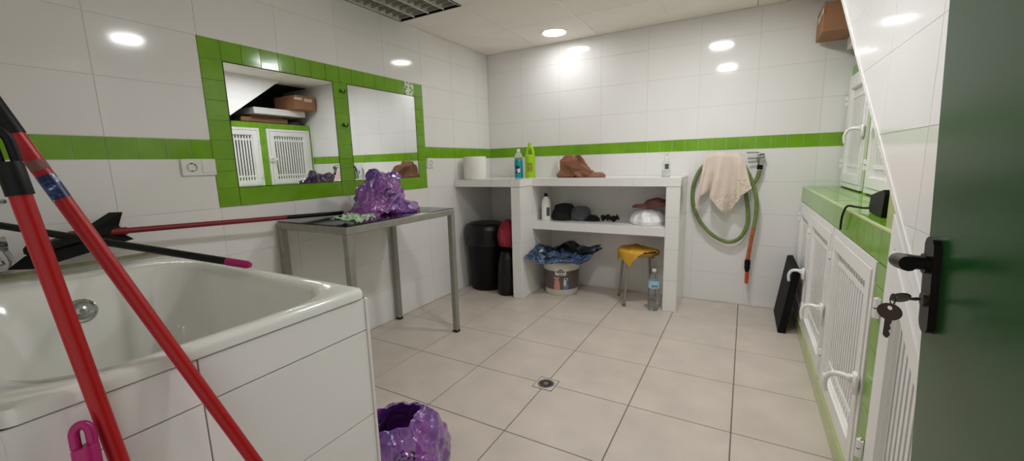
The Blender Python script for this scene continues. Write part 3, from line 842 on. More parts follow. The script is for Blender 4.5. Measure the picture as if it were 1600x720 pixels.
# ------------------------------------------------------------------ things on the counter
def bottle(name, lab, cat, prof, x, y, z, m, n=28, cap=None, capm=None, sx=1, parts=(), grp=None):
    t = thing(name, lab, cat, (x, y, z), grp)
    mb = MB(); mb.lathe(prof, (x, y, z), n)
    if sx != 1: mb.v = [(x+(v[0]-x)*sx, v[1], v[2]) for v in mb.v]
    obj('bottle_body', mb, m, t, smooth=50)
    if cap:
        mb = MB(); mb.lathe(cap, (x, y, z), 20); obj('cap', mb, capm, t)
    return t
def patch(x, y, z, r, a0, a1, z0, z1, m, parent, name, n=16, r1=None):
    """curved label patch around a vertical axis, slightly proud"""
    mb = MB()
    def fn(u, v):
        a = a0+(a1-a0)*u; rr = r+((r1 if r1 is not None else r)-r)*v
        return (x+rr*math.cos(a), y+rr*math.sin(a), z+z0+(z1-z0)*v)
    mb.sheet(fn, n, 3, .0012); return obj(name, mb, m, parent, smooth=50)
AC = -PI/2+.30       # angle that faces the camera
# teal spray bottle (upper part clear)
t = bottle('cleaner_bottle', 'teal cleaning liquid bottle with clear neck beside the lime bottle', 'bottle',
           [(.0005, 0), (.038, 0), (.041, .006), (.041, .155), (.036, .17)], -.125, 2.08, CT, 'teal')
mb = MB(); mb.lathe([(.036, .17), (.041, .178), (.040, .205), (.030, .232), (.016, .242), (.013, .246)], (-.125, 2.08, CT), 28, cap=False); obj('clear_neck', mb, 'clear', t)
mb = MB(); mb.lathe([(.0005, .243), (.016, .243), (.016, .268), (.013, .272), (.0005, .272)], (-.125, 2.08, CT), 20); obj('cap', mb, 'plastic_w', t)
patch(-.125, 2.08, CT, .0415, AC-.75, AC+.6, .045, .115, 'bluelabel', t, 'label'); patch(-.125, 2.08, CT, .0422, AC-.1, AC+.5, .05, .085, 'plastic_w', t, 'label_mark')
# lime bottle with handle
t = thing('bleach_bottle', 'lime yellow bottle with a moulded handle next to the teal bottle', 'bottle', (-.005, 2.09, CT))
mb = MB(); mb.lathe([(.0005, 0), (.045, 0), (.048, .008), (.048, .17), (.046, .20)], (-.005, 2.09, CT), 28)
def lshape(mb, x, y):
    mb.tube(spline([(x-.036, y, CT+.195), (x-.035, y, CT+.225), (x-.024, y, CT+.262), (x-.012, y, CT+.285), (x-.004, y, CT+.292)], 6), .0135, 14)
    mb.tube(spline([(x+.036, y, CT+.195), (x+.034, y, CT+.225), (x+.026, y, CT+.262), (x+.014, y, CT+.285), (x+.004, y, CT+.292)], 6), .0135, 14)
    mb.lathe([(.046, .20), (.040, .212), (.0005, .216)], (x, y, CT), 28)
    mb.lathe([(.018, .278), (.019, .292), (.013, .300), (.013, .306)], (x, y, CT), 20)
lshape(mb, -.005, 2.09)
obj('bottle_body', mb, 'lime', t, smooth=50)
mb = MB(); mb.lathe([(.0005, .302), (.017, .302), (.016, .325), (.0005, .327)], (-.005, 2.09, CT), 20); obj('cap', mb, 'lime', t)
patch(-.005, 2.09, CT, .0485, AC-.5, AC+.65, .055, .14, 'limelab', t, 'label')
# paper roll
px, py = -.437, 1.79
t = thing('paper_towel_roll', 'large white paper towel roll standing on the counter by the corner', 'paper roll', (px, py, CT))
mb = MB(); mb.lathe([(.02, .001), (.104, .001), (.106, .004), (.106, .206), (.104, .209), (.02, .209), (.02, .001)], (px, py, CT), 40, cap=False); obj('roll', mb, 'paper', t)
mb = MB(); mb.sheet(lambda u, v: (px+(.107+.012*math.sin(u*3))*math.cos(-2.2+u*1.1), py+(.107+.014*u*u)*math.sin(-2.2+u*1.1), CT+.003+.10*v*(1-.35*u)), 16, 8, .0012); obj('loose_sheet', mb, 'paper', t)
# white bottle behind the brown bag
t = bottle('spray_bottle', 'white plastic bottle mostly hidden behind the brown cloth bag', 'bottle', [(.0005, 0), (.034, 0), (.036, .005), (.036, .14), (.02, .165), (.014, .17)], .245, 2.245, CT, 'plastic_w',
           cap=[(.0005, .168), (.02, .168), (.02, .195), (.0005, .197)], capm='plastic_w')
# soap dispenser
t = thing('soap_dispenser', 'clear soap bottle with a white pump at the right end of the counter', 'dispenser', (1.225, 2.12, CT))
mb = MB(); mb.lathe([(.0005, 0), (.030, 0), (.032, .005), (.032, .105), (.024, .122), (.012, .126)], (1.225, 2.12, CT), 26); obj('bottle_body', mb, 'clear', t)
mb = MB(); mb.lathe([(.0005, .004), (.0275, .004), (.0275, .045), (.0005, .045)], (1.225, 2.12, CT), 22); obj('liquid', mb, 'paper', t)
mb = MB(); mb.lathe([(.0005, .124), (.018, .124), (.018, .148), (.008, .152), (.006, .175), (.017, .177), (.017, .190), (.0005, .192)], (1.225, 2.12, CT), 20); mb.box((1.175, 2.110, CT+.178), (1.225, 2.128, CT+.190), 0, bev=.003)
obj('pump', mb, 'plastic_w', t)
patch(1.225, 2.12, CT, .0325, AC-.5, AC+.5, .06, .10, 'greycl', t, 'label')
# brown cloth bag
bb = thing('cloth_bag', 'crumpled tan brown cloth bag lying on the counter', 'bag', (.46, 2.10, CT))
mb = MB(); blob(mb, (.445, 2.10, CT), [(0, 0), (0, 1.0), (.02, 1.02), (.07, .80), (.12, .62), (.16, .50), (.185, .38), (.192, .12)], .19, .105, .030, 15, 6, 200, 110, floor=CT+.0005, tilt=(-.03, 0), folds=.022, crease=True)
obj('bag_body', mb, 'brown', bb, smooth=60)
mb = MB()
mb.sheet(lambda u, v: (.36+.26*u+.03*math.sin(v*5), 2.02-.025*math.sin(u*PI)+.035*v*.6-.018*v, CT+.155-.10*u*u-.045*v-.012*math.sin(u*9+v*4)+.02*(1-u)), 40, 18, .007)
obj('rolled_edge', mb, 'brown', bb, smooth=60)
mb = MB(); blob(mb, (.645, 2.07, CT), [(0, 0), (0, 1.0), (.018, 1.0), (.034, .7), (.042, .1)], .085, .07, .009, 14, 9, 60, 24, floor=CT+.0005); obj('strap_end', mb, 'brown', bb, smooth=60)

# ------------------------------------------------------------------ things on the middle shelf
t = bottle('shampoo_bottle', 'white bottle with a black cap at the left end of the shelf', 'bottle', [(.0005, 0), (.040, 0), (.042, .005), (.042, .145), (.036, .185), (.020, .213), (.014, .219)], .205, 1.985, SH, 'plastic_w',
           cap=[(.0005, .217), (.016, .217), (.016, .244), (.014, .247), (.0005, .247)], capm='black')
patch(.205, 1.985, SH, .0425, AC+.2, AC+1.0, .04, .12, 'greycl', t, 'label')
cl = thing('folded_clothes', 'black crumpled garment with a grey print lying on the shelf', 'clothes', (.42, 2.09, SH))
mb = MB(); blob(mb, (.345, 2.09, SH), [(0, 0), (0, 1.0), (.03, 1.04), (.09, .86), (.135, .6), (.148, .15)], .105, .12, .015, 9, 11, 80, 40, floor=SH+.0005)
obj('dark_heap', mb, 'blackcl', cl, smooth=60)
mb = MB(); blob(mb, (.50, 2.10, SH), [(0, 0), (0, 1.0), (.03, 1.0), (.08, .8), (.115, .5), (.12, .1)], .10, .10, .015, 10, 14, 70, 36, floor=SH+.0005)
obj('printed_part', mb, 'greycl', cl, smooth=60)
mb = MB(); blob(mb, (.60, 2.08, SH), [(0, 0), (0, 1.0), (.02, 1.0), (.04, .7), (.05, .1)], .075, .07, .008, 12, 15, 50, 20, floor=SH+.0005)
obj('sleeve', mb, 'blackcl', cl, smooth=60)
mb = MB(); mb.tube(spline([(.715, 2.05, SH+.03), (.74, 2.045, SH+.036), (.775, 2.04, SH+.038), (.81, 2.04, SH+.031), (.84, 2.045, SH+.036), (.86, 2.05, SH+.046)], 6), [.023+.006*math.sin(i*.7) for i in range(31)], 14)
tag(obj('brush', mb, 'black', smooth=60), 'small black brush lying on the middle of the shelf', 'brush')
wb = thing('plastic_bag', 'white plastic bag with soft contents at the right end of the shelf', 'bag', (1.11, 2.05, SH))
mb = MB(); blob(mb, (1.105, 2.05, SH), [(0, 0), (0, 1.0), (.03, 1.05), (.07, .92), (.10, .66), (.118, .3), (.122, .05)], .132, .14, .010, 13, 21, 160, 80, floor=SH+.0005, folds=.012, crease=True)
obj('bag_body', mb, 'wbag', wb, smooth=55)
mb = MB(); blob(mb, (1.155, 2.125, SH+.135), [(0, 0), (.0, .9), (.03, 1.0), (.06, .7), (.075, .1)], .085, .09, .012, 9, 25, 70, 30)
mb2 = MB(); blob(mb2, (1.06, 2.07, SH+.13), [(0, 0), (.0, .9), (.015, 1.0), (.028, .7), (.032, .1)], .09, .06, .008, 12, 27, 60, 24); mb.add(mb2.v, mb2.f)
tag(obj('blanket', mb, 'pinkcl', smooth=60), 'dusky pink blanket heaped on the white plastic bag', 'blanket')

# ------------------------------------------------------------------ pail, sack, stool, water bottle
PC = (.345, 2.005)
pl = thing('pail', 'white food pail with a brown printed wrap under the shelf', 'pail', (*PC, 0))
mb = MB(); mb.lathe([(.0005, 0), (.142, 0), (.147, .006), (.168, .285), (.173, .287), (.174, .300), (.169, .302), (.175, .306), (.178, .335), (.172, .343), (.0005, .345)], (*PC, 0), 48); obj('bucket', mb, 'pail_w', pl)
rr = lambda z: .1478+(z-.006)*.0745
patch(*PC, 0, rr(.06)+.001, AC-1.6, AC+1.6, .060, .235, 'pail_b', pl, 'printed_wrap', 40, rr(.235)+.001)
def pp(a0, a1, z0, z1, m, nm='wrap_print', e=.003): patch(*PC, 0, rr(z0)+e, AC+a0, AC+a1, z0, z1, m, pl, nm, 10, rr(z1)+e)
pp(-.26, .36, .196, .268, 'pail_w', 'emblem_patch', .0022)
for a0, a1, z0, z1 in ((-.16, -.10, .222, .238), (-.08, -.03, .222, .238), (-.01, .05, .222, .238), (.07, .12, .222, .238), (.14, .19, .222, .238), (.21, .26, .222, .238), (-.05, .16, .243, .252), (-.08, .19, .207, .211)): pp(a0, a1, z0, z1, 'print_d', 'emblem_mark', .0036)
for a0, a1, z0, z1 in ((-.36, .0, .060, .11), (-.32, -.02, .11, .145), (-.27, -.08, .145, .168), (-.36, -.02, .166, .180)): pp(a0, a1, z0, z1, 'pail_p')
for a0, a1, z0, z1, m in ((.20, .50, .060, .10, 'pail_s'), (.22, .36, .10, .155, 'pail_w'), (.36, .48, .10, .150, 'pail_s'), (.24, .46, .150, .172, 'pail_w'), (.30, .40, .155, .168, 'print_d')): pp(a0, a1, z0, z1, m, 'wrap_print', .003 if m != 'print_d' else .0042)
# printed sack draped over the pail
def sack(u, v):
    a, b = u-.5, v-.5
    x = PC[0]+.062+a*.54; y = PC[1]-.06+b*.30+.28*a*(1 if a < 0 else .35)
    r = math.hypot((x-PC[0])/.185, (y-PC[1]+.0)/.185)
    z = .360+.085*max(0, v-.35)*(1-abs(a)*1.2)*1.6-.055*max(0, .45-v)*1.4+.02*fbm(V((u*5, v*5, 3)))
    z += .055*max(0, abs(a)-.3)/.2
    return (x, y, max(z, .352 if r < 1.05 else .30))
sk = thing('empty_sack', 'empty dark food sack with blue grey print spread over the pail lid', 'sack', (*PC, .345))
mb = MB(); mb.sheet(sack, 50, 34, .004); mb.m = [0]*len(mb.m)
obj('sack_sheet', mb, 'sackprint', sk, smooth=60)
def flap(u, v):
    x = PC[0]-.01+(u-.12)*.40; y = PC[1]+.05+(v-.5)*.22
    z = .405+.075*math.exp(-((u-.28)/.16)**2)*(1-v*.3)+.012*fbm(V((u*6, v*6, 8)))+.03*(u > .7)*(u-.7)
    return (x, y, z)
mb = MB(); mb.sheet(flap, 40, 16, .006); obj('folded_flap', mb, 'binbag', sk, smooth=60)
# stool
SX, SY = 1.045, 2.03
st = thing('stool', 'round stool with bent steel legs under the shelf', 'stool', (SX, SY, 0))
mb = MB(); mb.lathe([(.0005, .418), (.150, .418), (.163, .424), (.166, .436), (.163, .446), (.150, .450), (.0005, .451)], (SX, SY, 0), 40); obj('seat', mb, 'beige', st)
for a in (-1.95, -.4, 1.19, 2.79):
    dx, dy = math.cos(a), math.sin(a)
    mb = MB(); mb.tube(spline([(SX+dx*.05, SY+dy*.05, .408), (SX+dx*.12, SY+dy*.12, .405), (SX+dx*.150, SY+dy*.150, .385), (SX+dx*.163, SY+dy*.163, .30), (SX+dx*.196, SY+dy*.196, .008)], 8), .0105, 12)
    lg = obj('leg', mb, 'steel', st); mb = MB(); mb.cyl((SX+dx*.196, SY+dy*.196, 0), (SX+dx*.194, SY+dy*.194, .025), .0125, 12); obj('foot_cap', mb, 'beige', lg)
def ycl(u, v):
    # square cloth lying on the seat, one corner hanging towards the front left
    a, b = (u-.5)*.30, (v-.5)*.30
    c, s = math.cos(.75), math.sin(.75)
    x = SX-.045+c*a-s*b; y = SY-.05+s*a+c*b
    r = math.hypot(x-SX, y-SY); z = .460+.014*(.6+fbm(V((u*4, v*4, 5))))
    if r > .166:
        k = .176/r; o = r-.166; z = .456-o*1.25+.006*fbm(V((u*4, v*4, 5))); x = SX+(x-SX)*k*(1+o*.15); y = SY+(y-SY)*k*(1+o*.15)
    return (x, y, z)
mb = MB(); mb.sheet(ycl, 46, 46, .004); tag(obj('yellow_cloth', mb, 'yellow', smooth=60), 'yellow cleaning cloth draped over the stool seat', 'cloth')
wx, wy = 1.200, 1.872
wbt = thing('water_bottle', 'clear plastic water bottle with a blue label standing by the end pillar', 'bottle', (wx, wy, 0))
mb = MB(); pr = [(.0005, 0), (.036, 0), (.043, .010)]
for k in range(9): pr += [(.044, .02+k*.018), (.0425, .029+k*.018)]
pr += [(.044, .185), (.044, .255), (.038, .275), (.020, .300), (.0145, .306), (.0145, .318)]
mb.lathe(pr, (wx, wy, 0), 28, cap=False); obj('bottle_body', mb, 'clear', wbt, smooth=50)
mb = MB(); mb.lathe([(.0005, .318), (.0165, .318), (.0165, .336), (.0005, .337)], (wx, wy, 0), 20); obj('cap', mb, 'plastic_w', wbt)
M['lab'] = mat('pale_blue_label', '#b6d6e4', .4, var=.25, scale=18); M['lab2'] = mat('mid_blue_print', '#4f97c2', .4, var=.2)
patch(wx, wy, 0, .0446, 0, 2*PI, .188, .246, 'lab', wbt, 'label', 32); patch(wx, wy, 0, .0458, AC-.5, AC+.6, .198, .216, 'lab2', wbt, 'label_mark')

# ------------------------------------------------------------------ left compartment
bn = thing('waste_bin', 'tall black waste bin with a bin liner under the left counter end', 'bin', (-.375, 1.85, 0))
mb = MB(); mb.lathe([(.0005, 0), (.150, 0), (.158, .01), (.190, .52), (.196, .525), (.196, .54)], (-.375, 1.85, 0), 44); obj('bin_body', mb, 'black', bn)
mb = MB(); blob(mb, (-.375, 1.85, .44), [(0, .99), (.06, 1.0), (.15, 1.02), (.185, .97), (.205, .75), (.21, .35), (.205, .05)], .199, .199, .006, 9, 31, 90, 36); obj('bin_liner', mb, 'binbag', bn, smooth=55)
bs = thing('refuse_sack', 'black refuse sack beside the bin under the left counter end', 'sack', (-.092, 1.765, 0))
mb = MB(); blob(mb, (-.092, 1.765, 0), [(0, 0), (0, 1.0), (.06, 1.04), (.2, 1.0), (.32, .92), (.40, .66), (.43, .2)], .092, .105, .008, 8, 33, 70, 40, floor=.001); obj('sack_body', mb, 'binbag', bs, smooth=55)
mb = MB(); blob(mb, (-.092, 1.765, .452), [(0, 0), (0, .8), (.03, .98), (.10, 1.0), (.17, .85), (.22, .6), (.245, .2)], .084, .095, .014, 11, 35, 110, 60, folds=.012, crease=True)
tag(obj('garment', mb, 'redcl', smooth=60), 'heap of red and pink garments on the black refuse sack', 'clothes')

# ------------------------------------------------------------------ tap, hose, towel on the back wall
tp = thing('wall_tap', 'chrome wall tap feeding the green hose on the back wall', 'tap', (1.885, YB, 1.18))
rotY = Matrix(((1,0,0),(0,0,-1),(0,1,0)))
mb = MB(); mb.lathe([(.0005, 0), (.030, 0), (.028, .006), (.012, .010), (.012, .055), (.0005, .057)], (1.886, YB, 1.185), 24, 0, rotY)
mb.cyl((1.886, YB-.045, 1.205), (1.886, YB-.045, 1.135), .018, 20); mb.tube([(1.868, YB-.055, 1.20), (1.905, YB-.040, 1.207)], .021, 16)
obj('tap_body', mb, 'chrome', tp)
mb = MB(); mb.tube(spline([(1.886, YB-.045, 1.212), (1.875, YB-.055, 1.228), (1.845, YB-.060, 1.233), (1.79, YB-.062, 1.234)], 6), .006, 10); mb.tube([(1.87, YB-.05, 1.19), (1.80, YB-.058, 1.190)], .007, 10); obj('lever', mb, 'chrome', tp)
mb = MB(); mb.cyl((1.886, YB-.045, 1.14), (1.884, YB-.045, 1.105), .020, 18); obj('hose_connector', mb, 'black', tp)
hr = thing('hose_hanger', 'dark wall bracket carrying the hose behind the towel', 'bracket', (1.62, YB, 1.2))
mb = MB(); mb.tube(spline([(1.50, YB-.016, 1.15), (1.52, YB-.016, 1.205), (1.57, YB-.016, 1.228), (1.66, YB-.016, 1.235), (1.72, YB-.016, 1.225), (1.765, YB-.016, 1.20)], 6), .008, 10); mb.cyl((1.56, YB-.001, 1.225), (1.56, YB-.02, 1.226), .012, 10); mb.cyl((1.70, YB-.001, 1.23), (1.70, YB-.02, 1.23), .012, 10)
obj('bracket_arm', mb, 'blackm', hr)
hs = thing('hanging_hose', 'green hose coiled on the back wall under the beige towel', 'hose', (1.66, YB-.04, .9))
hz = YB-.045
H1 = [(1.884, hz, 1.098), (1.868, hz, 1.03), (1.82, hz-.005, .955), (1.75, hz-.01, .925), (1.66, hz-.01, .96), (1.58, hz-.005, 1.06), (1.53, hz, 1.15), (1.475, hz, 1.12), (1.435, hz, 1.03), (1.418, hz, .92), (1.437, hz, .79), (1.50, hz, .665), (1.60, hz, .565), (1.705, hz, .528), (1.785, hz, .57), (1.825, hz, .68), (1.822, hz, .80), (1.80, hz, .93)]
H2 = [(1.80, hz, .93), (1.765, hz+.015, 1.06), (1.73, hz+.015, 1.16), (1.765, hz-.030, 1.155), (1.822, hz-.035, 1.05), (1.868, hz-.035, .92), (1.880, hz-.032, .80), (1.872, hz-.030, .66)]
H3 = [(1.872, hz-.030, .66), (1.858, hz-.028, .54), (1.845, hz-.025, .40)]
mb = MB(); mb.tube(spline(H1+H2[1:], 8), .0148, 14); obj('hose_run', mb, 'hoseg', hs)
mb = MB(); mb.tube(spline(H3, 8), .0145, 14); obj('hose_end', mb, 'hoseo', hs, label='orange-red end length of the hose')
mb = MB(); mb.lathe([(.0005, .300), (.012, .300), (.016, .31), (.021, .335), (.019, .352), (.021, .36), (.021, .385), (.016, .402), (.0005, .405)], (1.845, hz-.025, 0), 20); obj('nozzle', mb, 'black', hs)
mb = MB(); mb.lathe([(.0005, .205), (.0125, .205), (.0135, .30), (.0005, .302)], (1.846, hz-.025, 0), 18); obj('nozzle_tip', mb, 'orange', hs, label='orange nozzle tip')
# towel
import bisect
top = [(1.500, 1.205), (1.525, 1.232), (1.60, 1.243), (1.68, 1.243), (1.735, 1.232), (1.775, 1.205)]
bot = [(1.455, .80), (1.468, .83), (1.48, .90), (1.53, .935), (1.555, .965), (1.558, .89), (1.60, .83), (1.665, .762), (1.715, .80), (1.758, .875), (1.765, .905), (1.80, .93), (1.838, .965)]
def poly_at(P, t):
    d = [0]
    for a, b in zip(P, P[1:]): d.append(d[-1]+math.hypot(b[0]-a[0], b[1]-a[1]))
    s = t*d[-1]; i = min(max(bisect.bisect_right(d, s)-1, 0), len(P)-2); f = (s-d[i])/(d[i+1]-d[i])
    return (P[i][0]+(P[i+1][0]-P[i][0])*f, P[i][1]+(P[i+1][1]-P[i][1])*f)
def tow(u, v):
    a = poly_at(top, u); b = poly_at(bot, u)
    x = a[0]+(b[0]-a[0])*v; z = a[1]+(b[1]-a[1])*(v**.9)
    y = YB-.085-.022*math.sin(u*15+.6)*(.25+v)-.03*math.sin(v*1.6)-.014*math.sin(u*31+v*2)*v
    if v < .06: y += (.06-v)*.45
    return (x, y, z)
tw = thing('towel', 'beige embroidered towel hanging over the coiled hose', 'towel', (1.64, YB-.08, .76))
mb = MB(); mb.sheet(lambda u, v: tow(u, v), 90, 50, .005)
pat = [0]*len(mb.f)
for k, f in enumerate(mb.f):
    cx = sum(mb.v[i][0] for i in f)/len(f); czz = sum(mb.v[i][2] for i in f)/len(f)
    if (czz < .92 and 1.59 < cx < 1.76) or (cx > 1.73 and .93 < czz < 1.04): pat[k] = 1
mb.m = pat
obj('towel_cloth', mb, ['towel', 'towelpat'], tw, smooth=60)

# ------------------------------------------------------------------ black board, boxes, adaptor, drain
mb = MB(); w = .045
mb.prism([(2.046, .0), (2.046+w, .0), (2.147, .43), (2.140, .458), (2.105, .452)], 1.772, 2.245, 'xz')
mb.v = [(v[0], v[1], v[2]) for v in mb.v]
tag(obj('board', mb, 'rubber', smooth=0), 'black padded board leaning against the farthest lower cage', 'board')
def boxthing(name, lo, hi, lab, m='card', tape=True, rotz=0):
    c = V(((lo[0]+hi[0])/2, (lo[1]+hi[1])/2, lo[2]))
    t = thing(name, lab, 'box', c, 'boxes above the cages'); t.rotation_euler = (0, 0, rotz)
    mb = MB(); mb.box(lo, hi, 0, bev=.004); obj('carton', mb, m, t, smooth=0)
    if tape:
        mb = MB(); mb.box((lo[0]-.0015, hi[1]-.16, hi[2]-.075), (lo[0]-.0002, hi[1]-.05, hi[2]-.035)); mb.box((lo[0]-.0015, hi[1]-.30, hi[2]-.06), (lo[0]-.0002, hi[1]-.19, hi[2]-.03)); obj('sticker', mb, 'card2', t, smooth=0)
    return t
boxthing('cardboard_box', (2.46, 1.42, 1.791), (2.85, 2.02, 1.862), 'flat brown cardboard box lowest on the cages, seen in the mirror', tape=False)
boxthing('white_case', (2.335, 1.52, 1.893), (2.80, 2.20, 1.970), 'white flat case between the cardboard boxes above the cages', 'white', tape=False)
mb = MB(); blob(mb, (2.62, 2.165, 1.791), [(0, 0), (0, 1), (.03, 1.0), (.06, .8), (.075, .2)], .16, .10, .012, 9, 41, 60, 24, floor=1.791)
tag(obj('folded_cloth', mb, 'greycl', smooth=60), 'dull grey green cloth beside the lowest box above the cages', 'cloth')
mb = MB(); mb.box((2.50, 1.55, 1.863), (2.84, 1.98, 1.892), 0, bev=.004)
tag(obj('cardboard_sheet', mb, 'card', smooth=0), 'thin brown cardboard packed under the white case', 'box')
boxthing('cardboard_box', (2.165, 1.96, 1.972), (2.62, 2.25, 2.150), 'brown cardboard box jutting out over the upper cages near the ceiling', rotz=.0)
ad = thing('hair_clipper', 'black corded appliance lying on the green ledge', 'appliance', (2.225, .52, .9785))
mb = MB(); mb.prism([(.44, .9785), (.60, .9785), (.615, 1.0), (.60, 1.045), (.50, 1.065), (.44, 1.075), (.425, 1.06)], 2.215, 2.275, 'yz'); mb.tube([(2.245, .45, 1.06), (2.245, .41, 1.085)], .012, 10)
obj('appliance_body', mb, 'black', ad, smooth=30)
mb = MB(); mb.tube(spline([(2.225, .60, .995), (2.205, .64, .990), (2.186, .68, .990), (2.163, .70, .988), (2.155, .725, .94), (2.158, .75, .885)], 6), .0042, 8); obj('cord', mb, 'black', ad)
dr = thing('floor_drain', 'square floor drain with a round chrome grate in the tiles', 'drain', (.9, .45, 0))
DXc, DYc, dd = .902, .448, .057
mb = MB(); mb.box((DXc-dd, DYc-dd, -.002), (DXc+dd, DYc+dd, .0008)); obj('drain_tile', mb, 'ftile', dr, smooth=0)
mb = MB()
for lo, hi in (((-dd, -dd), (dd, -dd+.003)), ((-dd, dd-.004), (dd, dd)), ((-dd, -dd), (-dd+.003, dd)), ((dd-.003, -dd), (dd, dd))):
    mb.box((DXc+lo[0], DYc+lo[1], -.001), (DXc+hi[0], DYc+hi[1], .0011))
obj('drain_joint', mb, 'fgrout', dr, smooth=0)
mb = MB(); mb.lathe([(.0005, .0015), (.014, .002), (.044, .002), (.046, .0008)], (DXc, DYc, 0), 36, 0, cap=False)
for k in range(14):
    a = 2*PI*k/14; m = Matrix.Translation((DXc, DYc, 0)) @ Matrix.Rotation(a, 4, 'Z')
    mb.box((.017, -.0035, .0019), (.037, .0035, .0024), 1, mx=m)
obj('grate', mb, ['chrome', 'hole'], dr, smooth=30)

# ------------------------------------------------------------------ brooms and poles
def pole_thing(name, lab, a, b, r, m, parts):
    t = thing(name, lab, 'broom', a)
    a = V(a); b = V(b)
    mb = MB(); mb.tube([a, b], r, 20); obj('pole', mb, m, t)
    d = (b-a).normalized(); L = (b-a).length
    for nm, s0, s1, k, mm in parts:
        p = MB(); p.tube([a+d*s0, a+d*s1], r*k, 20); obj(nm, p, mm, t)
    return t, d, L
def hanger(t, base, d, side, r, L, m, name='hanging_cap', k=.07):
    """rounded end cap with a hanging slot: ring loop on a plug"""
    base = V(base); side = V(side); side = (side-d*side.dot(d)).normalized()
    mb = MB(); mb.tube([base-d*k, base-d*.004, base], [r*1.12, r*1.12, r*1.02], 20)
    pts = []
    for i in range(15):
        a = PI*i/14; pts.append(base+side*(r*.64*math.cos(a))+d*(L*.55+L*.40*math.sin(a)))
    pts = [base+side*(r*.64)]+pts+[base-side*(r*.64)]
    mb.tube(pts, r*.47, 12)
    obj(name, mb, m, t)
P2A = V((1.145, -.880, 0)); P2D = (V((.853, -1.2325, 1.175))-P2A).normalized(); P2B = P2A+P2D*1.37
t, d, L = pole_thing('mop_pole', 'red pole with a blue label leaning on the tub, the slanted one', P2A, P2B, .0112, 'red',
                     [('label_sleeve', 1.248, 1.288, 1.03, 'bluelabel'), ('price_tag', 1.296, 1.312, 1.02, 'pinkcl')])
hanger(t, P2B+P2D*.055, d, (0, 1, 0), .0112, .045, 'black')
P1A = V((1.005, -1.183, 0)); P1D = (V((.9155, -1.2745, 1.10))-P1A).normalized()
t, d, L = pole_thing('mop_pole', 'red pole with a black hanging cap leaning on the tub, the upright one', P1A, P1A+P1D*1.20, .0118, 'red', [])
hanger(t, P1A+P1D*1.228, d, (.3, 1, 0), .0128, .045, 'black', k=.046)
# magenta tipped handle against the apron
t, d, L = pole_thing('pole', 'black pole with a thick magenta hanging tip standing against the tub apron', (1.095, -1.315, 0), (.957, -1.281, .76), .0125, 'black', [])
hanger(t, V((1.095, -1.315, 0))+d*.812, d, (.5, 1, 0), .0140, .034, 'magenta', 'handle_tip')
# broom lying on the ledge: black head, red pole resting on the table
br = thing('broom', 'black headed broom on the tub ledge, its dark red pole reaching onto the table', 'broom', (-.42, -.93, .87))
hd = V((.17, -.28, -.03)).normalized(); hc = V((-.420, -.925, .943)); hn = V((0,0,1)); hw = hd.cross(hn).normalized()
mxh = Matrix((( *[hd[0], hw[0], hn[0]], hc[0]), (hd[1], hw[1], hn[1], hc[1]), (hd[2], hw[2], hn[2], hc[2]), (0,0,0,1)))
mb = MB(); mb.box((-.165, -.028, .0), (.165, .028, .035), 0, bev=.01, mx=mxh); obj('head', mb, 'black', br, smooth=0)
mb = MB()
bl = lambda x, y, z: mxh @ V((x, y, z))
mb.add([bl(-.16, -.022, 0), bl(.16, -.022, 0), bl(.16, .022, 0), bl(-.16, .022, 0), bl(-.185, -.05, -.036), bl(.20, -.05, -.034), bl(.20, .045, -.034), bl(-.185, .045, -.036)], [(0,1,2,3), (7,6,5,4), (0,4,5,1), (1,5,6,2), (2,6,7,3), (3,7,4,0)])
mb.add([bl(-.16, -.02, .03), bl(-.02, -.02, .03), bl(-.02, .02, .03), bl(-.16, .02, .03), bl(-.178, -.028, .082), bl(-.06, -.022, .045), bl(-.06, .022, .045), bl(-.178, .028, .082)], [(3,2,1,0), (4,5,6,7), (0,1,5,4), (1,2,6,5), (2,3,7,6), (3,0,4,7)])
obj('bristles', mb, 'rubber', br, smooth=0)
pa, pb = V((-.475, -.93, .970)), V((-.425, .275, .9190))
mb = MB(); mb.tube([pa, pa+(pb-pa)*.70], .0122, 16); obj('pole', mb, 'darkred', br, label='dark red broom pole')
mb = MB(); mb.tube([pa+(pb-pa)*.70, pb], .0118, 16); obj('grip', mb, 'black', br)
mb = MB(); mb.tube([pa+(pb-pa)*.0, pa+(pb-pa)*.14], .016, 16); obj('socket', mb, 'darkred', br)
# black pole with magenta tip across tub rim and tap
t = thing('squeegee_pole', 'black pole with a magenta tip lying across the back rim of the tub', 'pole', (.42, -.747, .895))
A, B_ = V((.425, -.746, .9)), V((-.427, -1.100, 1.036)); A = B_+(A-B_)*1.0
mb = MB(); mb.tube([A+(B_-A)*.085, A+(B_-A)*1.02], .0120, 16); obj('pole', mb, 'black', t)
mb = MB(); mb.tube([A, A+(B_-A)*.012, A+(B_-A)*.088], [.008, .0122, .0128], 16); obj('pole_tip', mb, 'magenta', t)
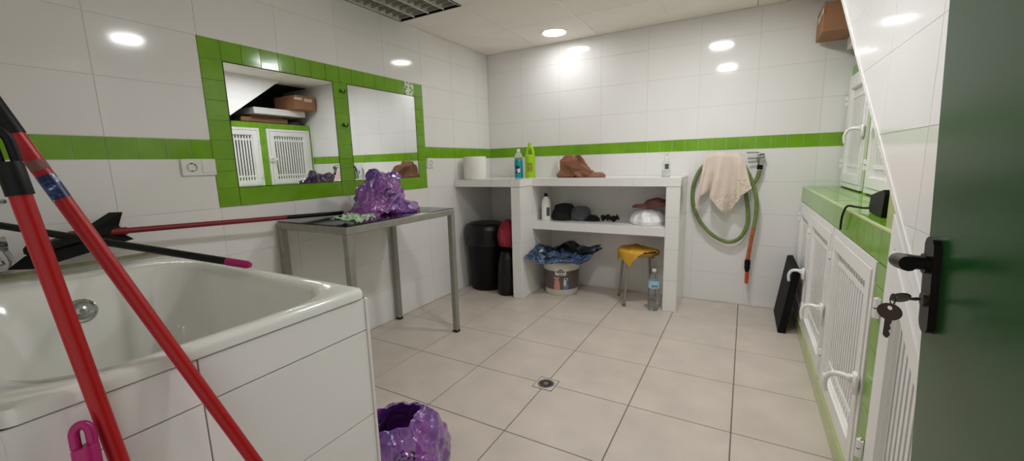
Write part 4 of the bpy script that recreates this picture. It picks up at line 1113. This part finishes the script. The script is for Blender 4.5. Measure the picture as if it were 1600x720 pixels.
# bath mixer on the wall behind the poles
fx = thing('bath_mixer', 'chrome bath mixer with a shower hose above the tub ledge', 'tap', (-.45, -1.16, .868))
mb = MB(); mb.tube([(-.50, -1.24, .965), (-.50, -1.085, .965)], .026, 20); mb.cyl((XL+.001, -1.21, .965), (-.50, -1.21, .965), .02, 16); mb.cyl((XL+.001, -1.11, .965), (-.50, -1.11, .965), .02, 16)
for y in (-1.21, -1.11): mb.lathe([(.0005, 0), (.034, 0), (.030, .012), (.0005, .014)], (XL+.001, y, .965), 20, 0, Matrix(((0,0,1),(1,0,0),(0,1,0))))
obj('mixer_body', mb, 'chrome', fx)
mb = MB(); mb.tube([(-.50, -1.16, .975), (-.47, -1.16, 1.02), (-.40, -1.15, 1.045)], [.014, .012, .008], 14); obj('mixer_lever', mb, 'chrome', fx)
mb = MB(); mb.tube(spline([(-.485, -1.15, .95), (-.44, -1.14, .945), (-.40, -1.13, .93), (-.385, -1.125, .905)], 5), .013, 14); obj('spout', mb, 'chrome', fx)
mb = MB(); mb.tube(spline([(-.50, -1.09, .94), (-.47, -1.085, .90), (-.42, -1.105, .878), (-.36, -1.165, .885), (-.34, -1.21, .90), (-.35, -1.27, .93)], 8), .0085, 10); obj('shower_hose', mb, 'chrome', fx)
mb = MB(); mb.cyl((XL+.001, -1.06, 1.112), (XL+.03, -1.06, 1.112), .008, 12); mb.tube([(XL+.03, -1.06, 1.112), (XL+.03, -1.30, 1.112)], .006, 12); mb.cyl((XL+.001, -1.29, 1.112), (XL+.03, -1.29, 1.112), .008, 12)
tag(obj('towel_rail', mb, 'chrome'), 'thin chrome rail on the wall above the tub ledge', 'rail')

# ------------------------------------------------------------------ world, camera, view
w = bpy.data.worlds.new('world'); bpy.context.scene.world = w; w.use_nodes = True
w.node_tree.nodes['Background'].inputs['Color'].default_value = (1.0, .98, .96, 1)
w.node_tree.nodes['Background'].inputs['Strength'].default_value = .22
cam = bpy.data.cameras.new('camera'); co = bpy.data.objects.new('camera', cam); C.objects.link(co)
yaw, pit, rol = -.5187496, -.1625894, -.0266631
f = V((math.sin(yaw)*math.cos(pit), math.cos(yaw)*math.cos(pit), math.sin(pit)))
r = V((math.cos(yaw), -math.sin(yaw), 0)); u = r.cross(f)
r2 = r*math.cos(rol)+u*math.sin(rol); u2 = -r*math.sin(rol)+u*math.cos(rol)
co.matrix_world = Matrix(((r2.x, u2.x, -f.x, 1.79075), (r2.y, u2.y, -f.y, -1.43976), (r2.z, u2.z, -f.z, 1.19992), (0,0,0,1)))
cam.sensor_width = 36; cam.sensor_fit = 'HORIZONTAL'; cam.lens = 638.217/1600*36; cam.clip_start = .02
sc = bpy.context.scene; sc.camera = co
sc.view_settings.view_transform = 'Standard'; sc.view_settings.look = 'None'; sc.view_settings.gamma = 1; sc.view_settings.use_curve_mapping = False
sc.view_settings.exposure = 1.7
sc.cycles.max_bounces = 10; sc.cycles.diffuse_bounces = 6; sc.cycles.glossy_bounces = 6; sc.cycles.transmission_bounces = 8
